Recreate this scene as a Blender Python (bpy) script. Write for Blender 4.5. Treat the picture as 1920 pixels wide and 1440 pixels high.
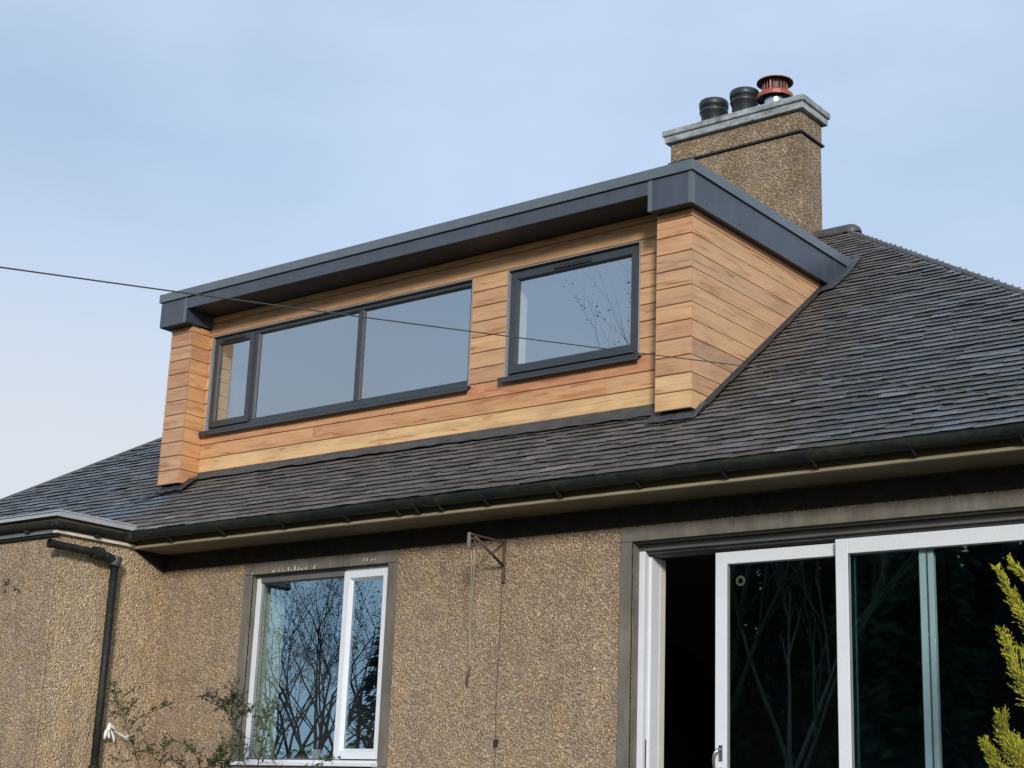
import bpy, math, random
import numpy as np
from mathutils import Vector, Matrix

random.seed(7)
rng = np.random.default_rng(7)
for o in list(bpy.data.objects):
    bpy.data.objects.remove(o)
scene = bpy.context.scene
COL = scene.collection

# ------------------------------------------------------------------ camera
# X runs along the house front, Y into the house, Z up; z = 0 is the foot of the dormer's corner columns
F_PX = 2970.85
YAW, PITCH, ROLL = 0.6713, 0.2679, 0.0378
CAM = Vector((6.0925, -9.8332, -3.0254))


def cam_axes():
    cy, sy, cp, sp = math.cos(YAW), math.sin(YAW), math.cos(PITCH), math.sin(PITCH)
    fwd = Vector((-sy * cp, cy * cp, sp)); right = Vector((cy, sy, 0)); up = right.cross(fwd)
    cr, sr = math.cos(ROLL), math.sin(ROLL)
    return cr * right + sr * up, -sr * right + cr * up, fwd


RGT, UPV, FWD = cam_axes()
cd = bpy.data.cameras.new("camera")
cam = bpy.data.objects.new("camera", cd)
COL.objects.link(cam)
cd.sensor_fit = 'HORIZONTAL'; cd.sensor_width = 36.0
cd.lens = F_PX / 1920 * 36.0
cd.clip_start = 0.1; cd.clip_end = 3000
m = Matrix((RGT, UPV, -FWD)).transposed().to_4x4(); m.translation = CAM
cam.matrix_world = m
scene.camera = cam

# ------------------------------------------------------------------ sky, sun, exposure
SUN = Vector((0.60, -0.73, 0.34)).normalized()          # towards the sun: low, in front of the house, to the right
world = bpy.data.worlds.new("World"); scene.world = world
world.use_nodes = True
wt = world.node_tree; wn = wt.nodes; wl = wt.links
wn.clear()
w_out = wn.new('ShaderNodeOutputWorld'); w_bg = wn.new('ShaderNodeBackground')
sky = wn.new('ShaderNodeTexSky'); sky.sky_type = 'NISHITA'; sky.sun_disc = False
sky.sun_elevation = math.asin(SUN.z)
sky.sun_rotation = math.atan2(SUN.x, SUN.y)
sky.air_density = 1.0; sky.dust_density = 1.2; sky.ozone_density = 1.5
w_tc = wn.new('ShaderNodeTexCoord')
w_map = wn.new('ShaderNodeMapping'); w_map.inputs['Scale'].default_value = (1.0, 1.0, 2.2)
w_noise = wn.new('ShaderNodeTexNoise'); w_noise.inputs['Scale'].default_value = 2.4
w_noise.inputs['Detail'].default_value = 5.0; w_noise.inputs['Roughness'].default_value = 0.52
w_ramp = wn.new('ShaderNodeValToRGB')
w_ramp.color_ramp.elements[0].position = 0.34; w_ramp.color_ramp.elements[0].color = (0.55, 0.55, 0.55, 1)
w_ramp.color_ramp.elements[1].position = 0.68; w_ramp.color_ramp.elements[1].color = (0.93, 0.93, 0.93, 1)
w_mix = wn.new('ShaderNodeMix'); w_mix.data_type = 'RGBA'
w_mix.inputs['B'].default_value = (4.6, 5.7, 7.35, 1)      # thin high cloud, in the sky texture's own units
wl.new(w_tc.outputs['Generated'], w_map.inputs['Vector']); wl.new(w_map.outputs['Vector'], w_noise.inputs['Vector'])
wl.new(w_noise.outputs['Fac'], w_ramp.inputs['Fac']); wl.new(w_ramp.outputs['Color'], w_mix.inputs['Factor'])
wl.new(sky.outputs['Color'], w_mix.inputs['A'])
# haze towards the horizon, the same all round
w_sep = wn.new('ShaderNodeSeparateXYZ'); wl.new(w_tc.outputs['Generated'], w_sep.inputs[0])
w_add = wn.new('ShaderNodeMath'); w_add.operation = 'MULTIPLY_ADD'; w_add.inputs[1].default_value = 0.16; wl.new(w_noise.outputs['Fac'], w_add.inputs[0]); wl.new(w_sep.outputs['Z'], w_add.inputs[2])
w_hz = wn.new('ShaderNodeValToRGB'); w_hz.color_ramp.interpolation = 'EASE'
w_hz.color_ramp.elements[0].position = 0.25; w_hz.color_ramp.elements[0].color = (0.95, 0.95, 0.95, 1)
w_hz.color_ramp.elements[1].position = 0.46; w_hz.color_ramp.elements[1].color = (0, 0, 0, 1)
wl.new(w_add.outputs[0], w_hz.inputs['Fac'])
w_mix2 = wn.new('ShaderNodeMix'); w_mix2.data_type = 'RGBA'; w_mix2.inputs['B'].default_value = (5.35, 5.7, 6.2, 1)
wl.new(w_hz.outputs['Color'], w_mix2.inputs['Factor']); wl.new(w_mix.outputs['Result'], w_mix2.inputs['A'])
wl.new(w_mix2.outputs['Result'], w_bg.inputs['Color'])
w_bg.inputs['Strength'].default_value = 0.098
wl.new(w_bg.outputs['Background'], w_out.inputs['Surface'])

sl = bpy.data.lights.new("sun", 'SUN'); sun = bpy.data.objects.new("sun", sl); COL.objects.link(sun)
sl.energy = 2.25; sl.angle = math.radians(9); sl.color = (1.0, 0.95, 0.88)
sun.rotation_euler = (-SUN).to_track_quat('-Z', 'Y').to_euler()

scene.render.engine = 'CYCLES'
scene.view_settings.view_transform = 'Standard'; scene.view_settings.look = 'None'
scene.view_settings.exposure = 0.45; scene.view_settings.gamma = 1.0
scene.view_settings.use_curve_mapping = False
scene.cycles.max_bounces = 8; scene.cycles.transparent_max_bounces = 16

# ------------------------------------------------------------------ pixel of the 1920x1440 picture -> point in the place


def ray(x, y):
    return FWD + RGT * ((x - 960) / F_PX) - UPV * ((y - 720) / F_PX)


def at_y(x, y, k):
    d = ray(x, y); return CAM + d * ((k - CAM.y) / d.y)


def at_x(x, y, k):
    d = ray(x, y); return CAM + d * ((k - CAM.x) / d.x)


def to_px(P):
    d = Vector(P) - CAM; z = d.dot(FWD)
    return 960 + F_PX * d.dot(RGT) / z, 720 - F_PX * d.dot(UPV) / z


# ------------------------------------------------------------------ materials
def lin(r, g, b):
    f = lambda c: (c / 255 / 12.92) if c <= 10 else ((c / 255 + 0.055) / 1.055) ** 2.4
    return (f(r), f(g), f(b), 1)


class N:
    """small node-tree writer"""

    def __init__(s, name):
        s.m = bpy.data.materials.new(name); s.m.use_nodes = True
        s.t = s.m.node_tree; s.t.nodes.clear()
        s.out = s.t.nodes.new('ShaderNodeOutputMaterial')
        s.p = s.t.nodes.new('ShaderNodeBsdfPrincipled')
        s.t.links.new(s.p.outputs[0], s.out.inputs[0])

    def new(s, typ, **kw):
        n = s.t.nodes.new('ShaderNode' + typ)
        for k, v in kw.items():
            setattr(n, k, v)
        return n

    def set(s, sock, v):
        if hasattr(v, 'links') or isinstance(v, bpy.types.NodeSocket):
            s.t.links.new(v, sock)
        else:
            sock.default_value = v

    def pos(s, scale=(1, 1, 1), obj=False):
        if obj:
            c = s.new('TexCoord').outputs['Object']
        else:
            c = s.new('NewGeometry').outputs['Position']
        mp = s.new('Mapping'); mp.inputs['Scale'].default_value = scale
        s.t.links.new(c, mp.inputs['Vector'])
        return mp.outputs['Vector']

    def noise(s, vec, scale, detail=4, rough=0.55, dist=0.0):
        n = s.new('TexNoise'); s.t.links.new(vec, n.inputs['Vector'])
        n.inputs['Scale'].default_value = scale; n.inputs['Detail'].default_value = detail
        n.inputs['Roughness'].default_value = rough; n.inputs['Distortion'].default_value = dist
        return n.outputs['Fac']

    def ramp(s, fac, stops, interp='LINEAR'):
        r = s.new('ValToRGB'); r.color_ramp.interpolation = interp
        e = r.color_ramp.elements
        while len(e) < len(stops):
            e.new(0.5)
        for k, (p, c) in enumerate(stops):
            e[k].position = p; e[k].color = c if len(c) == 4 else (*c, 1)
        s.t.links.new(fac, r.inputs['Fac'])
        return r.outputs['Color']

    def mix(s, a, b, fac, blend='MIX'):
        n = s.new('Mix', data_type='RGBA', blend_type=blend)
        s.set(n.inputs['Factor'], fac); s.set(n.inputs['A'], a); s.set(n.inputs['B'], b)
        return n.outputs['Result']

    def math(s, op, a, b=0.0, c=0.0):
        n = s.new('Math', operation=op)
        for i, v in enumerate((a, b, c)):
            s.set(n.inputs[i], v)
        return n.outputs[0]

    def bump(s, h, strength=0.5, dist=0.01, normal=None):
        b = s.new('Bump'); b.inputs['Strength'].default_value = strength; b.inputs['Distance'].default_value = dist
        s.t.links.new(h, b.inputs['Height'])
        if normal is not None:
            s.t.links.new(normal, b.inputs['Normal'])
        return b.outputs['Normal']

    def done(s, color=None, rough=None, normal=None, metal=None, spec=None):
        if color is not None: s.set(s.p.inputs['Base Color'], color)
        if rough is not None: s.set(s.p.inputs['Roughness'], rough)
        if metal is not None: s.set(s.p.inputs['Metallic'], metal)
        if spec is not None: s.set(s.p.inputs['Specular IOR Level'], spec)
        if normal is not None: s.t.links.new(normal, s.p.inputs['Normal'])
        return s.m


def plain(name, col, rough=0.5, metal=0.0, var=0.25, scale=6, bump=0.0, bscale=60, spec=0.5, stretch=(1, 1, 1)):
    """a painted or weathered surface: a base colour with soft blotches, uneven gloss and fine relief"""
    n = N(name); v = n.pos(stretch)
    f = n.noise(v, scale, 5, 0.6)
    lo = tuple(c * (1 - var) for c in col[:3]) + (1,); hi = tuple(min(1, c * (1 + var)) for c in col[:3]) + (1,)
    c = n.ramp(f, [(0.25, lo), (0.75, hi)])
    r = n.math('ADD', n.math('MULTIPLY', n.noise(v, scale * 3.3, 3), 0.25), rough - 0.12)
    nm = n.bump(n.noise(v, bscale, 4), bump, 0.004) if bump else None
    return n.done(c, r, nm, metal, spec)


def pebbledash(name, cols, stain, stain_amt, green=0.0):
    n = N(name); v = n.pos()
    wob = n.noise(v, 18, 2)
    add = n.new('VectorMath', operation='ADD'); n.t.links.new(v, add.inputs[0])
    sc = n.new('VectorMath', operation='SCALE'); n.t.links.new(wob, sc.inputs[0]); sc.inputs['Scale'].default_value = 0.02
    n.t.links.new(sc.outputs[0], add.inputs[1])
    vo = n.new('TexVoronoi', feature='F1'); vo.inputs['Scale'].default_value = 60; n.t.links.new(add.outputs[0], vo.inputs['Vector'])
    v2 = n.new('TexVoronoi', feature='F1'); v2.inputs['Scale'].default_value = 110; n.t.links.new(add.outputs[0], v2.inputs['Vector'])
    sep = n.new('SeparateColor'); n.t.links.new(vo.outputs['Color'], sep.inputs[0])
    pc = n.ramp(sep.outputs[0], cols, 'LINEAR')
    sep2 = n.new('SeparateColor'); n.t.links.new(v2.outputs['Color'], sep2.inputs[0])
    pc = n.mix(pc, n.ramp(sep2.outputs[1], [(0, (0.62, 0.60, 0.57)), (0.55, (0.9, 0.88, 0.85)), (0.93, (1, 1, 1)), (0.97, (1.7, 1.65, 1.5))]), 0.75, 'MULTIPLY')
    # mortar between the stones
    gap = n.ramp(vo.outputs['Distance'], [(0.0, (0, 0, 0)), (0.55, (0, 0, 0)), (0.85, (1, 1, 1))])
    pc = n.mix(pc, tuple(0.75 * c for c in cols[0][1][:3]) + (1,), gap)
    big = n.noise(n.pos((1, 1, 0.45)), 1.7, 6, 0.62)
    pc = n.mix(pc, stain, n.math('MULTIPLY', n.ramp(big, [(0.38, (0, 0, 0)), (0.72, (1, 1, 1))]), stain_amt), 'MULTIPLY')
    runs = n.noise(n.pos((1, 1, 0.10)), 5.5, 5, 0.6)
    pc = n.mix(pc, n.ramp(runs, [(0.32, (0.70, 0.66, 0.64)), (0.52, (1, 1, 1)), (0.75, (1.10, 1.08, 1.02))]), 0.42, 'MULTIPLY')
    hue = n.noise(v, 4.5, 4, 0.6)
    pc = n.mix(pc, n.ramp(hue, [(0.3, (0.87, 0.83, 0.85)), (0.5, (1, 1, 1)), (0.72, (1.15, 1.05, 0.84))]), 0.8, 'MULTIPLY')
    if green:
        g = n.noise(v, 3.0, 5)
        pc = n.mix(pc, (0.045, 0.055, 0.022, 1), n.math('MULTIPLY', n.ramp(g, [(0.48, (0, 0, 0)), (0.7, (1, 1, 1))]), green))
    h = n.math('ADD', n.math('MULTIPLY', n.math('SUBTRACT', 0.6, vo.outputs['Distance']), 1.0),
               n.math('MULTIPLY', n.math('SUBTRACT', 0.6, v2.outputs['Distance']), 0.45))
    h = n.math('ADD', h, n.math('MULTIPLY', n.noise(v, 9, 3), 0.8))
    return n.done(pc, 0.8, n.bump(h, 1.0, 0.0135), spec=0.25)


M = {}
M['dash'] = pebbledash('pebbledash', [(0.0, (0.33, 0.245, 0.170, 1)), (0.35, (0.42, 0.320, 0.222, 1)), (0.7, (0.49, 0.380, 0.268, 1)), (1.0, (0.64, 0.52, 0.39, 1))], (0.68, 0.63, 0.60, 1), 0.4)
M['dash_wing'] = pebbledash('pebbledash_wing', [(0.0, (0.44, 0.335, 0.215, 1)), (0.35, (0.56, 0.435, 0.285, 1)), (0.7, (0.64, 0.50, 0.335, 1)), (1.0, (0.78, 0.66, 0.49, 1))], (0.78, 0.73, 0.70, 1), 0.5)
M['dash_stack'] = pebbledash('pebbledash_chimney', [(0.0, (0.235, 0.175, 0.12, 1)), (0.35, (0.33, 0.25, 0.172, 1)), (0.7, (0.40, 0.31, 0.215, 1)), (1.0, (0.60, 0.50, 0.38, 1))], (0.6, 0.56, 0.5, 1), 0.7, 0.25)


def cedar():
    n = N('cedar')
    info = n.new('ObjectInfo')
    # board runs along the object's local X; each board has its own place in the grain
    tc = n.new('TexCoord').outputs['Object']
    off = n.new('CombineXYZ'); n.set(off.inputs[0], n.math('MULTIPLY', info.outputs['Random'], 37.0)); n.set(off.inputs[2], n.math('MULTIPLY', info.outputs['Random'], 91.0))
    add = n.new('VectorMath', operation='ADD'); n.t.links.new(tc, add.inputs[0]); n.t.links.new(off.outputs[0], add.inputs[1])

    def mapped(sx, sy, sz):
        mp = n.new('Mapping'); mp.inputs['Scale'].default_value = (sx, sy, sz); n.t.links.new(add.outputs[0], mp.inputs['Vector']); return mp.outputs['Vector']
    base = info.outputs['Color']
    blot = n.noise(mapped(1.1, 4, 5), 1.6, 4, 0.55, 0.4)
    c = n.mix(base, n.ramp(blot, [(0.25, (0.74, 0.66, 0.60)), (0.5, (1, 1, 1)), (0.75, (1.16, 1.16, 1.10))]), 0.85, 'MULTIPLY')
    grain = n.noise(mapped(1.1, 24, 30), 2.0, 6, 0.7, 0.8)
    c = n.mix(c, n.ramp(grain, [(0.30, (0.56, 0.45, 0.37)), (0.48, (1, 1, 1)), (0.72, (1.16, 1.14, 1.08))]), 0.58, 'MULTIPLY')
    # reddish brown heartwood streaks
    st = n.noise(mapped(1.1, 10, 15), 1.3, 4, 0.6, 1.2)
    c = n.mix(c, (0.66, 0.36, 0.24, 1), n.math('MULTIPLY', n.ramp(st, [(0.57, (0, 0, 0)), (0.66, (1, 1, 1))]), 0.7), 'MULTIPLY')
    # small knots
    vo = n.new('TexVoronoi', feature='F1'); vo.inputs['Scale'].default_value = 2.7; n.t.links.new(mapped(1.0, 1.0, 1.7), vo.inputs['Vector'])
    c = n.mix(c, (0.42, 0.24, 0.15, 1), n.math('MULTIPLY', n.ramp(vo.outputs['Distance'], [(0.015, (1, 1, 1)), (0.05, (0, 0, 0))]), 0.8), 'MULTIPLY')
    return n.done(c, n.math('ADD', 0.5, n.math('MULTIPLY', grain, 0.25)), n.bump(grain, 0.25, 0.002), spec=0.3)


M['cedar'] = cedar()


def slate_mat():
    n = N('slate')
    info = n.new('ObjectInfo'); at = n.new('VertexColor', layer_name='tint')
    tint = n.mix(info.outputs['Color'], at.outputs['Color'], 1.0, 'MULTIPLY')
    wet = n.math('MULTIPLY', info.outputs['Alpha'], at.outputs['Alpha'])
    v = n.pos()
    f = n.noise(v, 22, 5, 0.65)
    c = n.mix(tint, n.ramp(f, [(0.25, (0.55, 0.54, 0.52)), (0.5, (1, 1, 1)), (0.78, (1.5, 1.46, 1.36))]), 0.9, 'MULTIPLY')
    moss = n.noise(v, 2.6, 6, 0.62)
    c = n.mix(c, (0.052, 0.062, 0.024, 1), n.math('MULTIPLY', n.ramp(moss, [(0.54, (0, 0, 0)), (0.70, (1, 1, 1))]), 0.62))
    lich = n.noise(v, 46, 3, 0.5)
    c = n.mix(c, (0.24, 0.24, 0.20, 1), n.math('MULTIPLY', n.ramp(lich, [(0.66, (0, 0, 0)), (0.74, (1, 1, 1))]), 0.5))
    rw = n.noise(v, 5, 4)
    wetf = n.math('MULTIPLY', wet, n.ramp(rw, [(0.3, (0.55, 0.55, 0.55)), (0.62, (1, 1, 1))]))
    rough = n.math('SUBTRACT', 0.70, n.math('MULTIPLY', wetf, 0.43))
    nm = n.bump(n.math('ADD', n.noise(n.pos((1, 0.5, 0.5)), 55, 4), f), 0.35, 0.004)
    return n.done(c, rough, nm, spec=0.5)


M['slate'] = slate_mat()
M['underlay'] = plain('roofing_felt', (0.012, 0.012, 0.012), 0.9)
def sheet():
    n = N('anthracite_sheet'); a = n.noise(n.pos((1, 1, 0.12)), 9, 5, 0.6); b = n.noise(n.pos(), 3, 4)
    c = n.mix(n.ramp(b, [(0.3, (0.046, 0.058, 0.076)), (0.7, (0.058, 0.074, 0.098))]), n.ramp(a, [(0.35, (0.80, 0.80, 0.80)), (0.55, (1, 1, 1)), (0.78, (1.35, 1.32, 1.26))]), 0.8, 'MULTIPLY')
    r = n.math('ADD', 0.24, n.math('MULTIPLY', a, 0.28))
    return n.done(c, r, n.bump(n.noise(n.pos((0.6, 0.6, 2.0)), 3.2, 3), 0.12, 0.02), spec=0.6)


M['anthracite'] = sheet()
M['trim'] = plain('edge_trim_metal', (0.10, 0.125, 0.145), 0.34, 0.0, 0.12, 4, 0.06, 20, 0.6)
M['soffit_dark'] = plain('dark_soffit', (0.020, 0.023, 0.030), 0.5, 0.0, 0.15, 3)
M['frame_grey'] = plain('grey_window_frame', (0.032, 0.038, 0.046), 0.33, 0.0, 0.08, 4, 0.0, 30, 0.6)
M['liner'] = plain('silver_liner', (0.30, 0.30, 0.31), 0.4, 0.0, 0.1, 4)
M['lead'] = plain('lead_flashing', (0.052, 0.056, 0.062), 0.55, 0.0, 0.45, 9, 0.5, 30)
M['lead_dark'] = plain('dark_flashing', (0.026, 0.028, 0.032), 0.6, 0.0, 0.3, 9, 0.4, 30)
def mossy_iron():
    n = N('black_gutter_iron'); v = n.pos(); a = n.noise(v, 14, 5, 0.65); b = n.noise(n.pos((0.35, 1, 1)), 7, 5, 0.7); f = n.noise(v, 60, 3)
    c = n.ramp(a, [(0.3, (0.006, 0.008, 0.009)), (0.7, (0.015, 0.018, 0.018))])
    c = n.mix(c, (0.030, 0.034, 0.013, 1), n.ramp(b, [(0.50, (0, 0, 0)), (0.66, (0.85, 0.85, 0.85))]))
    c = n.mix(c, (0.085, 0.085, 0.075, 1), n.math('MULTIPLY', n.ramp(f, [(0.66, (0, 0, 0)), (0.76, (1, 1, 1))]), 0.5))
    return n.done(c, n.math('ADD', 0.36, n.math('MULTIPLY', b, 0.5)), n.bump(n.math('ADD', a, f), 0.7, 0.006), spec=0.35)


M['iron'] = mossy_iron()
M['brown_paint'] = plain('brown_eaves_paint', (0.085, 0.062, 0.036), 0.6, 0.0, 0.35, 5, 0.2, 40, 0.3, (0.3, 1, 1))
M['soffit_paint'] = plain('tan_soffit_paint', (0.17, 0.132, 0.085), 0.6, 0.0, 0.3, 5, 0.2, 40, 0.3, (0.3, 1, 1))
M['cream_paint'] = plain('cream_eaves_paint', (0.27, 0.225, 0.145), 0.55, 0.0, 0.3, 6, 0.2, 40, 0.3, (0.3, 1, 1))
M['black_board'] = plain('black_board_and_eaves_shade', (0.024, 0.021, 0.018), 0.8, 0.0, 0.6, 9, 0.4, 40, 0.2)  # dark backing timber, and the shade painted in under the eaves
M['upvc'] = plain('white_upvc', (0.70, 0.73, 0.77), 0.28, 0.0, 0.03, 3, 0.0, 30, 0.5)
M['upvc_dirty'] = plain('weathered_white_soffit', (0.62, 0.58, 0.47), 0.5, 0.0, 0.2, 9, 0.2, 30)
M['alu'] = plain('grey_aluminium_track', (0.16, 0.155, 0.15), 0.42, 0.3, 0.2, 5)
M['plaster'] = plain('cream_plaster', (0.80, 0.76, 0.60), 0.8, 0.0, 0.08, 3)
M['plaster_green'] = plain('pale_green_plaster', (0.68, 0.74, 0.58), 0.8, 0.0, 0.08, 3)
M['plaster_white'] = plain('off_white_plaster', (0.66, 0.64, 0.56), 0.8, 0.0, 0.08, 3)
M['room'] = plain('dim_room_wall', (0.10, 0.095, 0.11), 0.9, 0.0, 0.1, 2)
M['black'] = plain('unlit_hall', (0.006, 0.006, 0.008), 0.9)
M['pot_black'] = plain('black_clay_pot', (0.020, 0.024, 0.027), 0.45, 0.0, 0.4, 12, 0.3, 30)
M['red_metal'] = plain('terracotta_painted_metal', (0.36, 0.085, 0.05), 0.42, 0.0, 0.25, 14, 0.1, 40)
M['steel'] = plain('bright_steel', (0.55, 0.55, 0.55), 0.25, 1.0, 0.1, 8)
M['cable'] = plain('grey_black_cable', (0.06, 0.06, 0.063), 0.6)
M['rope'] = plain('weathered_rope', (0.42, 0.37, 0.27), 0.85, 0.0, 0.3, 40)
M['rope_dark'] = plain('dark_cord', (0.10, 0.08, 0.06), 0.85, 0.0, 0.3, 40)
M['rust'] = plain('rusty_brown_iron', (0.085, 0.055, 0.042), 0.7, 0.0, 0.5, 25, 0.5, 60)
M['cloth'] = plain('white_cloth', (0.80, 0.80, 0.79), 0.85, 0.0, 0.05, 10, 0.3, 50)
M['bark'] = plain('bark', (0.075, 0.062, 0.048), 0.85, 0.0, 0.4, 12, 0.8, 30)
M['birch'] = plain('pale_bark', (0.22, 0.21, 0.18), 0.8, 0.0, 0.45, 7, 0.6, 25)
M['stem'] = plain('brown_stem', (0.07, 0.05, 0.036), 0.75, 0.0, 0.4, 25, 0.3, 60)


def foliage(name, a, b, trans=0.3):
    n = N(name); v = n.pos()
    f = n.noise(v, 7, 3)
    c = n.ramp(f, [(0.3, (*a, 1)), (0.7, (*b, 1))])
    n.done(c, 0.55, spec=0.3)
    t = n.new('BsdfTranslucent'); n.t.links.new(c, t.inputs[0])
    mx = n.new('MixShader'); mx.inputs[0].default_value = trans
    n.t.links.new(n.p.outputs[0], mx.inputs[1]); n.t.links.new(t.outputs[0], mx.inputs[2]); n.t.links.new(mx.outputs[0], n.out.inputs[0])
    return n.m


M['leaf'] = foliage('shrub_leaf', (0.035, 0.060, 0.022), (0.085, 0.125, 0.045))
M['gold_leaf'] = foliage('golden_conifer_leaf', (0.40, 0.42, 0.035), (0.88, 0.84, 0.09), 0.5)
M['dark_leaf'] = foliage('dark_needle', (0.030, 0.052, 0.040), (0.06, 0.10, 0.075), 0.2)
M['brown_leaf'] = foliage('withered_leaf', (0.03, 0.028, 0.016), (0.06, 0.06, 0.03), 0.2)


def stone_cap():
    n = N('weathered_cap_stone'); v = n.pos((1, 1, 1.6))
    f = n.noise(v, 7, 6, 0.68)
    c = n.ramp(f, [(0.30, (0.12, 0.125, 0.13)), (0.45, (0.25, 0.275, 0.285)), (0.60, (0.37, 0.40, 0.405)), (0.8, (0.50, 0.53, 0.53))])
    d = n.noise(v, 15, 4, 0.7)
    c = n.mix(c, (0.30, 0.29, 0.27, 1), n.math('MULTIPLY', n.ramp(d, [(0.58, (0, 0, 0)), (0.7, (1, 1, 1))]), 0.7), 'MULTIPLY')
    return n.done(c, 0.85, n.bump(d, 0.5, 0.006), spec=0.3)


def concrete():
    n = N('cement_surround'); v = n.pos((1, 1, 0.35))
    f = n.noise(v, 8, 6, 0.65)
    c = n.ramp(f, [(0.28, (0.105, 0.095, 0.08)), (0.55, (0.165, 0.15, 0.125)), (0.8, (0.22, 0.20, 0.165))])
    run = n.noise(n.pos((1, 1, 0.12)), 34, 3, 0.6)
    c = n.mix(c, (0.45, 0.43, 0.36, 1), n.math('MULTIPLY', n.ramp(run, [(0.64, (0, 0, 0)), (0.74, (1, 1, 1))]), 0.35))
    return n.done(c, 0.85, n.bump(f, 0.4, 0.004), spec=0.25)


M['cap'] = stone_cap(); M['cement'] = concrete()


def glass(name, refl, tint, sheen=(0.84, 0.94, 1, 1)):
    n = N(name)
    fr = n.new('Fresnel'); fr.inputs['IOR'].default_value = 1.5
    # one mirror image per pane: the face the light leaves by only lets it through
    back = n.new('NewGeometry').outputs['Backfacing']
    fac = n.math('MULTIPLY', n.math('ADD', fr.outputs[0], refl), n.math('SUBTRACT', 1.0, back))
    tr = n.new('BsdfTransparent'); tr.inputs[0].default_value = tint
    gl = n.new('BsdfGlossy'); gl.inputs['Roughness'].default_value = 0.0; gl.inputs[0].default_value = sheen
    wob = n.bump(n.noise(n.pos(), 1.6, 2, 0.4), 0.018, 0.02)
    n.t.links.new(wob, gl.inputs['Normal'])
    mx = n.new('MixShader'); n.t.links.new(fac, mx.inputs[0]); n.t.links.new(tr.outputs[0], mx.inputs[1]); n.t.links.new(gl.outputs[0], mx.inputs[2])
    n.t.links.new(mx.outputs[0], n.out.inputs[0])
    return n.m


M['glass_dormer'] = glass('coated_double_glazing', 0.40, (0.95, 0.96, 0.96, 1))
M['glass_window'] = glass('double_glazing', 0.42, (0.93, 0.97, 0.95, 1), (0.50, 0.78, 1.0, 1))
M['glass_door'] = glass('tinted_door_glazing', 0.12, (0.84, 0.91, 0.91, 1), (0.6, 0.95, 1.0, 1))


def grass_mat():
    n = N('grass_and_soil'); v = n.pos()
    f = n.noise(v, 0.6, 6, 0.7); g = n.noise(v, 14, 4, 0.7)
    c = n.mix(n.ramp(f, [(0.3, (0.055, 0.075, 0.025)), (0.7, (0.10, 0.10, 0.045))]), n.ramp(g, [(0.2, (0.5, 0.5, 0.5)), (0.8, (1.4, 1.4, 1.3))]), 0.8, 'MULTIPLY')
    return n.done(c, 0.9, n.bump(g, 0.7, 0.05), spec=0.2)


M['grass'] = grass_mat()
M['paving'] = plain('paving', (0.13, 0.122, 0.11), 0.8, 0.0, 0.3, 3, 0.5, 30)

# ------------------------------------------------------------------ mesh helpers
WM = {}


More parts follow.
